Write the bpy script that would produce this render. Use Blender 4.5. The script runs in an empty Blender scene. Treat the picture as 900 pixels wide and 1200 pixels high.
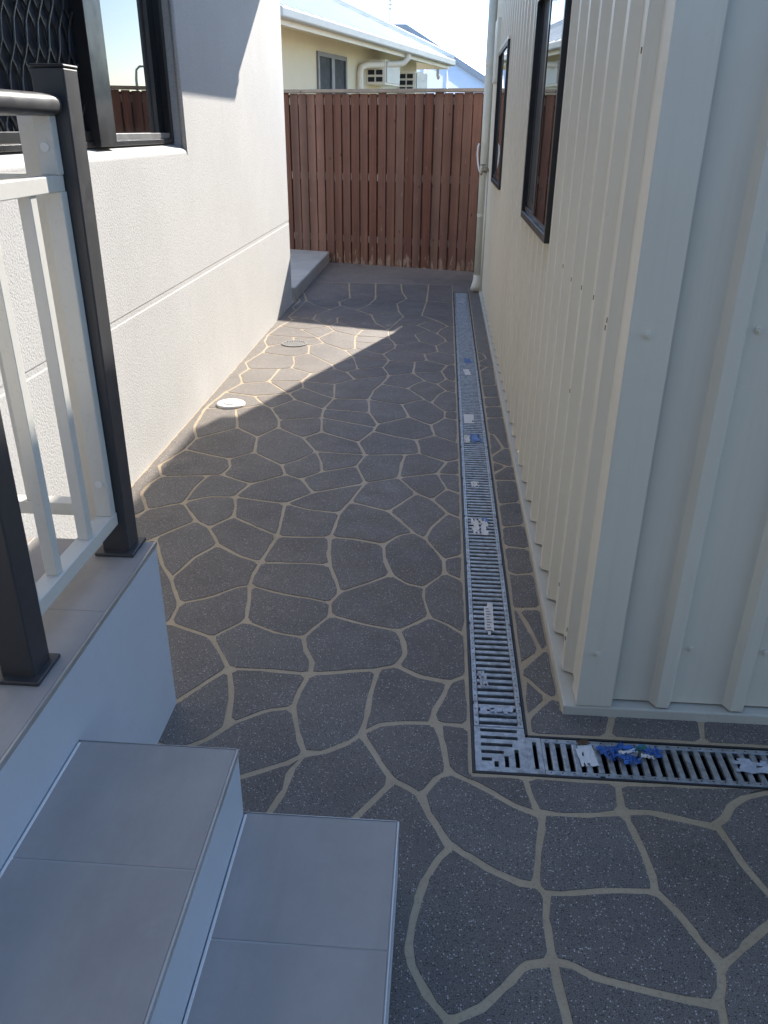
import bpy, bmesh, math, random
from mathutils import Vector, Matrix
R = math.radians
rnd = random.Random(11)
SC = bpy.context.scene
COL = SC.collection

# ------------------------------------------------------------------ camera
cam_d = bpy.data.cameras.new('camera')
cam_d.sensor_fit = 'VERTICAL'
cam_d.sensor_height = 36.0
cam_d.sensor_width = 27.0
cam_d.lens = 28.02
cam_d.clip_start = 0.02
cam_d.clip_end = 2000
cam = bpy.data.objects.new('camera', cam_d)
cam.matrix_world = Matrix(((0.99747, -0.03831, 0.05996, 0),
                           (0.07026, 0.43216, -0.89906, 0),
                           (0.00853, 0.90099, 0.43376, 1.45),
                           (0, 0, 0, 1)))
COL.objects.link(cam)
SC.camera = cam

# ------------------------------------------------------------------ sky and sun
SUN_AZ, SUN_EL = R(19.65), R(30.8)
world = bpy.data.worlds.new('World')
SC.world = world
world.use_nodes = True
wn = world.node_tree.nodes
sky = wn.new('ShaderNodeTexSky')
sky.sky_type = 'NISHITA'
sky.sun_disc = False
sky.sun_elevation = SUN_EL
sky.sun_rotation = SUN_AZ
sky.air_density = 1.0
sky.dust_density = 0.2
sky.ozone_density = 3.5
world.node_tree.links.new(sky.outputs[0], wn['Background'].inputs[0])
wn['Background'].inputs[1].default_value = 0.15
sun_d = bpy.data.lights.new('sun', 'SUN')
sun_d.energy = 4.5
sun_d.angle = R(0.53)
sun_d.color = (1.0, 0.93, 0.82)
sun = bpy.data.objects.new('sun', sun_d)
sv = Vector((math.sin(SUN_AZ) * math.cos(SUN_EL), math.cos(SUN_AZ) * math.cos(SUN_EL), math.sin(SUN_EL)))
sun.rotation_euler = sv.to_track_quat('Z', 'Y').to_euler()
sun.location = (6, 14, 12)
COL.objects.link(sun)
SC.view_settings.view_transform = 'Standard'
SC.view_settings.look = 'None'
SC.view_settings.exposure = 1.36
SC.view_settings.gamma = 1.0
SC.view_settings.use_curve_mapping = False


# ------------------------------------------------------------------ mesh helpers
class MB:
    """collects verts and faces in world coordinates, then links them as ONE mesh"""
    def __init__(s):
        s.v = []
        s.f = []

    def add(s, vs, fs):
        o = len(s.v)
        s.v += [tuple(p) for p in vs]
        s.f += [tuple(i + o for i in f) for f in fs]
        return s

    def box(s, x0, x1, y0, y1, z0, z1):
        return s.add([(x0, y0, z0), (x1, y0, z0), (x1, y1, z0), (x0, y1, z0), (x0, y0, z1), (x1, y0, z1), (x1, y1, z1), (x0, y1, z1)],
                     [(0, 3, 2, 1), (4, 5, 6, 7), (0, 1, 5, 4), (1, 2, 6, 5), (2, 3, 7, 6), (3, 0, 4, 7)])

    def obox(s, o, ax, ay, az):
        o, ax, ay, az = map(Vector, (o, ax, ay, az))
        c = [o, o + ax, o + ax + ay, o + ay]
        return s.add(c + [p + az for p in c], [(0, 3, 2, 1), (4, 5, 6, 7), (0, 1, 5, 4), (1, 2, 6, 5), (2, 3, 7, 6), (3, 0, 4, 7)])

    def sweep(s, prof, a, b, up=(0, 0, 1)):
        """closed 2D profile (u,w) swept straight from a to b"""
        a, b = Vector(a), Vector(b)
        d = (b - a).normalized()
        u = d.cross(Vector(up)).normalized()
        w = u.cross(d)
        n = len(prof)
        vs = [a + u * p[0] + w * p[1] for p in prof] + [b + u * p[0] + w * p[1] for p in prof]
        fs = [(i, (i + 1) % n, (i + 1) % n + n, i + n) for i in range(n)]
        return s.add(vs, [tuple(reversed(f)) for f in fs] + [tuple(range(n)), tuple(range(2 * n - 1, n - 1, -1))])

    def tube(s, pts, r, n=12, cap=True):
        pts = [Vector(p) for p in pts]
        rs = r if isinstance(r, (list, tuple)) else [r] * len(pts)
        rings = []
        ref = None
        for i, p in enumerate(pts):
            d = (pts[min(i + 1, len(pts) - 1)] - pts[max(i - 1, 0)]).normalized()
            if ref is None:
                ref = Vector((0, 0, 1)) if abs(d.z) < .9 else Vector((1, 0, 0))
            u = d.cross(ref).normalized()
            w = u.cross(d)
            ref = w
            rings.append([p + (u * math.cos(2 * math.pi * k / n) + w * math.sin(2 * math.pi * k / n)) * rs[i] for k in range(n)])
        vs = [q for g in rings for q in g]
        fs = []
        for i in range(len(pts) - 1):
            for k in range(n):
                fs.append((i * n + k, i * n + (k + 1) % n, (i + 1) * n + (k + 1) % n, (i + 1) * n + k))
        if cap:
            fs.append(tuple(range(n - 1, -1, -1)))
            fs.append(tuple(range((len(pts) - 1) * n, len(pts) * n)))
        return s.add(vs, fs)

    def prism(s, poly, z0, z1, ch=0.0):
        """vertical prism over a ccw polygon, upper edge chamfered by ch"""
        n = len(poly)
        if ch:
            c = (sum(p[0] for p in poly) / n, sum(p[1] for p in poly) / n)
            ins = []
            for i in range(n):
                p, a, b = poly[i], poly[i - 1], poly[(i + 1) % n]
                t = Vector((b[0] - a[0], b[1] - a[1]))
                t = t.normalized() if t.length > 1e-9 else Vector((1, 0))
                ins.append((p[0] - t.y * ch, p[1] + t.x * ch))
            vs = [(x, y, z0) for x, y in poly] + [(x, y, z1 - ch * .8) for x, y in poly] + [(x, y, z1) for x, y in ins]
            fs = [(i, (i + 1) % n, (i + 1) % n + n, i + n) for i in range(n)]
            fs += [(i + n, (i + 1) % n + n, (i + 1) % n + 2 * n, i + 2 * n) for i in range(n)]
            fs.append(tuple(range(2 * n, 3 * n)))
        else:
            vs = [(x, y, z0) for x, y in poly] + [(x, y, z1) for x, y in poly]
            fs = [(i, (i + 1) % n, (i + 1) % n + n, i + n) for i in range(n)] + [tuple(range(n, 2 * n)), tuple(range(n - 1, -1, -1))]
        return s.add(vs, fs)

    def build(s, name, mat, parent=None, bevel=0, smooth=False, seg=2):
        me = bpy.data.meshes.new(name)
        off = wloc(parent) if parent else Vector((0, 0, 0))
        me.from_pydata([tuple(Vector(p) - off) for p in s.v], [], s.f)
        me.validate()
        me.update()
        me.materials.append(mat)
        o = bpy.data.objects.new(name, me)
        COL.objects.link(o)
        o.parent = parent
        if smooth:
            for p in me.polygons:
                p.use_smooth = True
        if bevel:
            m = o.modifiers.new('bevel', 'BEVEL')
            m.width = bevel
            m.segments = seg
            m.limit_method = 'ANGLE'
            m.angle_limit = R(35)
        return o


def wloc(o):
    v = Vector((0, 0, 0))
    while o:
        v += o.location
        o = o.parent
    return v


def tag(o, label, cat, group=None):
    o['label'] = label
    o['category'] = cat
    if group:
        o['group'] = group
    return o


def thing(name, label, cat, loc, group=None):
    o = bpy.data.objects.new(name, None)
    o.empty_display_size = .1
    COL.objects.link(o)
    o.location = loc
    return tag(o, label, cat, group)


def struct(o):
    o['kind'] = 'structure'
    return o


def inst(src, parent, loc, name=None):
    o = bpy.data.objects.new(name or src.name.split('.')[0], src.data)
    COL.objects.link(o)
    o.parent = parent
    o.location = Vector(loc) - (wloc(parent) if parent else Vector((0, 0, 0)))
    return o


# ------------------------------------------------------------------ material helpers
class NT:
    def __init__(s, name):
        s.m = bpy.data.materials.new(name)
        s.m.use_nodes = True
        s.t = s.m.node_tree
        s.b = s.t.nodes['Principled BSDF']
        s.geo = s.t.nodes.new('ShaderNodeNewGeometry')
        s.oi = s.t.nodes.new('ShaderNodeObjectInfo')
        s.tc = s.t.nodes.new('ShaderNodeTexCoord')

    def n(s, typ, **kw):
        o = s.t.nodes.new(typ)
        for k, v in kw.items():
            setattr(o, k, v)
        return o

    def l(s, a, b):
        s.t.links.new(a, b)
        return s

    def setin(s, node, key, val):
        if hasattr(val, 'is_linked') or isinstance(val, bpy.types.NodeSocket):
            s.l(val, node.inputs[key])
        else:
            node.inputs[key].default_value = val

    def mapped(s, scale=(1, 1, 1), src=None, rnd_off=False):
        m = s.n('ShaderNodeMapping')
        s.l(src or s.geo.outputs['Position'], m.inputs['Vector'])
        m.inputs['Scale'].default_value = scale
        if rnd_off:
            k = s.n('ShaderNodeVectorMath', operation='SCALE')
            cb = s.n('ShaderNodeCombineXYZ')
            for i in range(3):
                s.l(s.oi.outputs['Random'], cb.inputs[i])
            s.l(cb.outputs[0], k.inputs[0])
            k.inputs['Scale'].default_value = 37.0
            s.l(k.outputs[0], m.inputs['Location'])
        return m.outputs[0]

    def noise(s, scale, detail=4, rough=.6, vec=None):
        o = s.n('ShaderNodeTexNoise')
        s.l(vec or s.geo.outputs['Position'], o.inputs['Vector'])
        o.inputs['Scale'].default_value = scale
        o.inputs['Detail'].default_value = detail
        o.inputs['Roughness'].default_value = rough
        return o.outputs['Fac']

    def voro(s, scale, feature='F1', vec=None, out='Distance'):
        o = s.n('ShaderNodeTexVoronoi', feature=feature)
        s.l(vec or s.geo.outputs['Position'], o.inputs['Vector'])
        o.inputs['Scale'].default_value = scale
        return o.outputs[out]

    def ramp(s, fac, stops, interp='LINEAR'):
        o = s.n('ShaderNodeValToRGB')
        s.l(fac, o.inputs[0])
        cr = o.color_ramp
        cr.interpolation = interp
        while len(cr.elements) < len(stops):
            cr.elements.new(.5)
        for e, (p, c) in zip(cr.elements, stops):
            e.position = p
            e.color = (c, c, c, 1) if not isinstance(c, tuple) else (*c, 1)
        return o.outputs[0]

    def mix(s, fac, a, b, mode='MIX'):
        o = s.n('ShaderNodeMix', data_type='RGBA', blend_type=mode)
        for key, val in ((0, fac), (6, a), (7, b)):
            if isinstance(val, tuple):
                o.inputs[key].default_value = (*val, 1)
            elif isinstance(val, (int, float)):
                o.inputs[key].default_value = val
            else:
                s.l(val, o.inputs[key])
        return o.outputs[2]

    def math(s, op, a, b=0.0):
        o = s.n('ShaderNodeMath', operation=op)
        for i, v in enumerate((a, b)):
            if isinstance(v, (int, float)):
                o.inputs[i].default_value = v
            else:
                s.l(v, o.inputs[i])
        return o.outputs[0]

    def bump(s, h, strength=.3, dist=.002):
        o = s.n('ShaderNodeBump')
        s.l(h, o.inputs['Height'])
        o.inputs['Strength'].default_value = strength
        o.inputs['Distance'].default_value = dist
        s.l(o.outputs[0], s.b.inputs['Normal'])

    def out(s, col, rough=.6, metal=0.0, spec=.5):
        for key, val in (('Base Color', col), ('Roughness', rough), ('Metallic', metal), ('Specular IOR Level', spec)):
            if isinstance(val, tuple):
                s.b.inputs[key].default_value = (*val, 1)
            elif isinstance(val, (int, float)):
                s.b.inputs[key].default_value = val
            else:
                s.l(val, s.b.inputs[key])
        return s.m


def m_paint(name, col, rough=.5, var=.06, dirt=.0, dirtcol=(.12, .1, .08), scale=3, spec=.5, bump=.0, metal=0.0):
    t = NT(name)
    f = t.noise(scale, 5, .65)
    lo = tuple(c * (1 - var) for c in col)
    hi = tuple(min(1, c * (1 + var)) for c in col)
    c = t.mix(t.ramp(f, [(.3, 0.0), (.7, 1.0)]), lo, hi)
    if dirt:
        d = t.noise(scale * 9, 6, .75)
        c = t.mix(t.ramp(d, [(.56, 0.0), (.74, dirt)]), c, dirtcol)
    if bump:
        t.bump(t.noise(160, 3), bump, .002)
    r = t.ramp(t.noise(scale * 4, 4), [(.3, max(0, rough - .08)), (.7, min(1, rough + .08))])
    return t.out(c, r, metal, spec)


def m_stone(name='exposed_aggregate_coating', k=1.0):
    t = NT(name)
    base = t.mix(t.ramp(t.noise(2.2, 5, .65), [(.3, 0.0), (.7, 1.0)]), tuple(k * v for v in (.136, .112, .096)), tuple(k * v for v in (.188, .159, .138)))
    base = t.mix(t.math('MULTIPLY', t.oi.outputs['Random'], .6), base, (.185, .166, .152))
    base = t.mix(t.ramp(t.noise(.9, 6, .75), [(.48, 0.0), (.62, .45)]), base, (.085, .076, .072))
    vc = t.n('ShaderNodeSeparateColor')
    t.l(t.voro(250, out='Color'), vc.inputs[0])
    vd = t.voro(250)
    near = t.ramp(vd, [(.25, 1.0), (.5, 0.0)])
    light = t.math('MULTIPLY', t.ramp(vc.outputs[0], [(.86, 0.0), (.93, 1.0)]), near)
    dark = t.math('MULTIPLY', t.ramp(vc.outputs[1], [(.62, 0.0), (.8, 1.0)]), near)
    fine = t.ramp(t.noise(420, 2, .6), [(.35, .5), (.65, 1.5)])
    c = t.mix(1.0, base, fine, 'MULTIPLY')
    c = t.mix(dark, c, (.03, .028, .028))
    c = t.mix(light, c, (.55, .52, .48))
    # scuffs and dust left on the coating
    c = t.mix(t.ramp(t.noise(5.5, 7, .72), [(.55, 0.0), (.8, .3)]), c, (.27, .235, .205))
    t.bump(t.noise(330, 3, .6), .35, .0015)
    return t.out(c, t.ramp(t.noise(9, 4), [(.3, .5), (.7, .66)]), 0, .4)


def m_joint():
    t = NT('sand_coloured_joint')
    c = t.mix(t.ramp(t.noise(6, 6, .7), [(.3, 0.0), (.7, 1.0)]), (.40, .30, .185), (.50, .39, .26))
    c = t.mix(t.ramp(t.noise(160, 3, .7), [(.52, 0.0), (.72, .45)]), c, (.15, .125, .10))
    t.bump(t.noise(260, 3), .3, .001)
    return t.out(c, .5)


def m_render():
    t = NT('textured_wall_render')
    c = t.mix(t.ramp(t.noise(1.3, 6, .7), [(.3, 0.0), (.72, 1.0)]), (.555, .55, .545), (.63, .625, .62))
    # faint run-off streaks
    st = t.noise(1.0, 5, .7, t.mapped((14, 14, .7)))
    c = t.mix(t.ramp(st, [(.55, 0.0), (.8, .16)]), c, (.42, .40, .37))
    g = t.noise(125, 3, .55)
    c = t.mix(t.ramp(g, [(.36, .42), (.5, 0.0)]), c, (.36, .35, .34))
    t.bump(g, .7, .0026)
    return t.out(c, .85, 0, .3)


def m_wood():
    t = NT('worn_brown_fence_paint')
    v = t.mapped((1, 1, 1), t.tc.outputs['Object'], True)
    grain = t.noise(1, 6, .65, t.mapped((60, 60, 2.2), t.tc.outputs['Object'], True))
    c = t.mix(t.ramp(grain, [(.3, 0.0), (.7, 1.0)]), (.095, .038, .026), (.18, .078, .052))
    c = t.mix(t.ramp(t.oi.outputs['Random'], [(0.0, 0.0), (1.0, .75)]), c, (.17, .105, .082))
    hs = t.n('ShaderNodeHueSaturation')
    t.l(c, hs.inputs['Color'])
    t.l(t.ramp(t.voro(1.0, vec=t.mapped((9.0, 9.0, .01))), [(0.0, .6), (1.0, 1.4)]), hs.inputs['Value'])
    c = hs.outputs[0]
    bl = t.noise(3.0, 5, .6, v)
    c = t.mix(t.ramp(bl, [(.45, 0.0), (.75, .45)]), c, (.075, .035, .028))
    kn = t.voro(6.0, vec=t.mapped((1.6, 1.6, .8), t.tc.outputs['Object'], True))
    c = t.mix(t.ramp(kn, [(.05, .8), (.11, 0.0)]), c, (.03, .016, .012))
    # paint flaked off, mostly at the foot where splash wears it
    sp = t.n('ShaderNodeSeparateXYZ')
    t.l(t.geo.outputs['Position'], sp.inputs[0])
    low = t.ramp(sp.outputs[2], [(.02, .19), (.22, 0.0)])
    ww = t.math('ADD', t.noise(1, 5, .6, t.mapped((26, 26, 7), t.tc.outputs['Object'], True)), low)
    c = t.mix(t.ramp(ww, [(.66, 0.0), (.72, .8)]), c, (.30, .22, .165))
    t.bump(grain, .4, .002)
    return t.out(c, .8, 0, .3)


def m_tile():
    t = NT('matt_porcelain_tile')
    c = t.mix(t.ramp(t.noise(2.4, 6, .7), [(.3, 0.0), (.7, 1.0)]), (.33, .30, .28), (.42, .385, .36))
    c = t.mix(t.ramp(t.noise(.8, 5, .7, t.mapped((9, 2, 2))), [(.5, 0.0), (.75, .35)]), c, (.26, .24, .225))
    # foot-worn dust and small dark specks
    c = t.mix(t.ramp(t.noise(11, 7, .78), [(.58, 0.0), (.78, .4)]), c, (.43, .41, .385))
    c = t.mix(t.ramp(t.noise(75, 5, .8), [(.68, 0.0), (.74, .55)]), c, (.12, .105, .09))
    t.bump(t.noise(190, 3), .06, .001)
    return t.out(c, t.ramp(t.noise(6, 5, .7), [(.3, .42), (.7, .62)]), 0, .5)


def m_galv(name='galvanised_steel'):
    t = NT(name)
    c = t.mix(t.ramp(t.voro(55, out='Distance'), [(.1, 0.0), (.8, 1.0)]), (.36, .38, .40), (.50, .52, .54))
    c = t.mix(t.ramp(t.noise(35, 6, .75), [(.45, 0.0), (.68, .75)]), c, (.16, .165, .17))
    r = t.ramp(t.noise(28, 4), [(.3, .38), (.7, .6)])
    t.bump(t.noise(220, 3), .25, .001)
    return t.out(c, r, .75)


def m_clad():
    t = NT('cream_colour_coated_steel')
    c = t.mix(t.ramp(t.noise(1.1, 5, .6), [(.3, 0.0), (.7, 1.0)]), (.74, .68, .565), (.79, .73, .61))
    c = t.mix(t.ramp(t.noise(40, 5, .8), [(.68, 0.0), (.76, .35)]), c, (.25, .21, .16))
    st = t.noise(1.0, 5, .7, t.mapped((22, 22, .8)))
    c = t.mix(t.ramp(st, [(.5, 0.0), (.8, .2)]), c, (.46, .41, .32))
    b = t.noise(1.0, 3, .5, t.mapped((5, 5, 1.2)))
    t.bump(b, .12, .02)
    return t.out(c, t.ramp(t.noise(9, 4), [(.3, .34), (.7, .46)]), 0, .5)


def m_glass():
    t = NT('dark_reflective_window_glass')
    t.b.inputs['IOR'].default_value = 1.9
    return t.out((.012, .014, .016), .012, 0, .6)


M = {}
M['stone'] = m_stone()
M['apron'] = m_stone('dusty_plain_coating', 1.5)
M['joint'] = m_joint()
M['render'] = m_render()
M['wood'] = m_wood()
M['wood_grey'] = m_paint('weathered_grey_timber', (.27, .225, .18), .85, .25, .4, scale=8)
M['wood_pale'] = m_paint('pale_unpainted_rail', (.42, .35, .29), .85, .2, .3, scale=8)
M['blocker'] = m_paint('dark_light_blocker', (.06, .05, .045), .7, .2)  # dark so the added roof and wall bounce little warm light
M['galv'] = m_galv()
M['clad'] = m_clad()
M['glass'] = m_glass()
M['black'] = m_paint('black_plastic', (.018, .018, .02), .5, .2)
M['frame'] = m_paint('charcoal_powder_coat', (.022, .022, .024), .35, .1, .1, (.1, .09, .08))
M['frame_grey'] = m_paint('grey_anodised_aluminium', (.30, .30, .30), .4, .08, .2, (.12, .11, .1), metal=.5)
M['post'] = m_paint('charcoal_grey_post_coat', (.045, .045, .05), .42, .08, .12, (.16, .14, .12), scale=6)
M['rail_cream'] = m_paint('cream_rail_coat', (.66, .64, .59), .4, .03, .25, (.3, .26, .21), scale=8)
M['porch_wall'] = m_paint('pale_blue_white_wall_paint', (.55, .59, .66), .7, .04, .15, (.36, .36, .37), scale=3, bump=.08)
M['tile'] = m_tile()
M['grout'] = m_paint('tile_grout', (.40, .38, .36), .9, .15)
M['trim'] = m_paint('aluminium_tile_trim', (.55, .54, .53), .4, .06, .3, (.2, .18, .16), metal=.6)
M['concrete'] = m_paint('grey_concrete', (.42, .40, .37), .85, .14, .3, (.26, .24, .22), scale=3, bump=.2)
M['slab'] = m_paint('cream_painted_slab_edge', (.58, .545, .46), .6, .05, .3, (.3, .26, .2), scale=7)
M['earth'] = m_paint('dry_lawn', (.075, .08, .04), .95, .25, .4, scale=1.5)
M['pvc_white'] = m_paint('white_pvc', (.78, .77, .75), .35, .02)
M['pvc_grey'] = m_paint('grey_pvc_grate', (.22, .21, .20), .5, .1)
M['cream_pipe'] = m_paint('cream_downpipe_coat', (.62, .59, .49), .4, .03, .12, (.3, .26, .2), scale=6)
M['brass'] = m_paint('weathered_brass', (.32, .27, .2), .4, .15, .3, metal=.8)
M['nb_wall'] = m_paint('cream_neighbour_wall', (.66, .60, .46), .85, .03)
M['nb_white'] = m_paint('white_fascia', (.72, .69, .62), .5, .03, .1, (.4, .36, .3))
M['nb_roof'] = m_paint('pale_metal_roof', (.80, .80, .79), .36, .04)
M['nb_frame'] = m_paint('dark_grey_window_frame', (.13, .135, .15), .5, .05)
M['nb_gutter'] = m_paint('grey_gutter', (.42, .43, .43), .45, .05)
M['nb_dark'] = m_paint('grey_metal_roof', (.33, .35, .37), .45, .06)
M['screen'] = m_paint('dark_window_screen', (.022, .027, .036), .6, .1, spec=.2)
M['paper'] = m_paint('torn_white_label', (.72, .70, .68), .6, .05, .45, (.3, .3, .32), scale=14)
M['clear'] = m_paint('cloudy_clear_tape', (.45, .47, .52), .25, .15, .4, (.2, .21, .24), scale=16)
M['blue'] = m_paint('torn_blue_film', (.035, .13, .40), .35, .4, .2, (.02, .06, .2), scale=18)
M['green'] = m_paint('torn_green_film', (.05, .22, .09), .4, .3, scale=18)
M['print'] = m_paint('grey_label_print', (.16, .16, .18), .6, .1)
M['leaf'] = m_paint('dry_brown_leaf', (.12, .075, .04), .8, .3, scale=30)
M['roofsheet'] = m_paint('light_roof_sheet', (.5, .49, .46), .45, .05)

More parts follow.
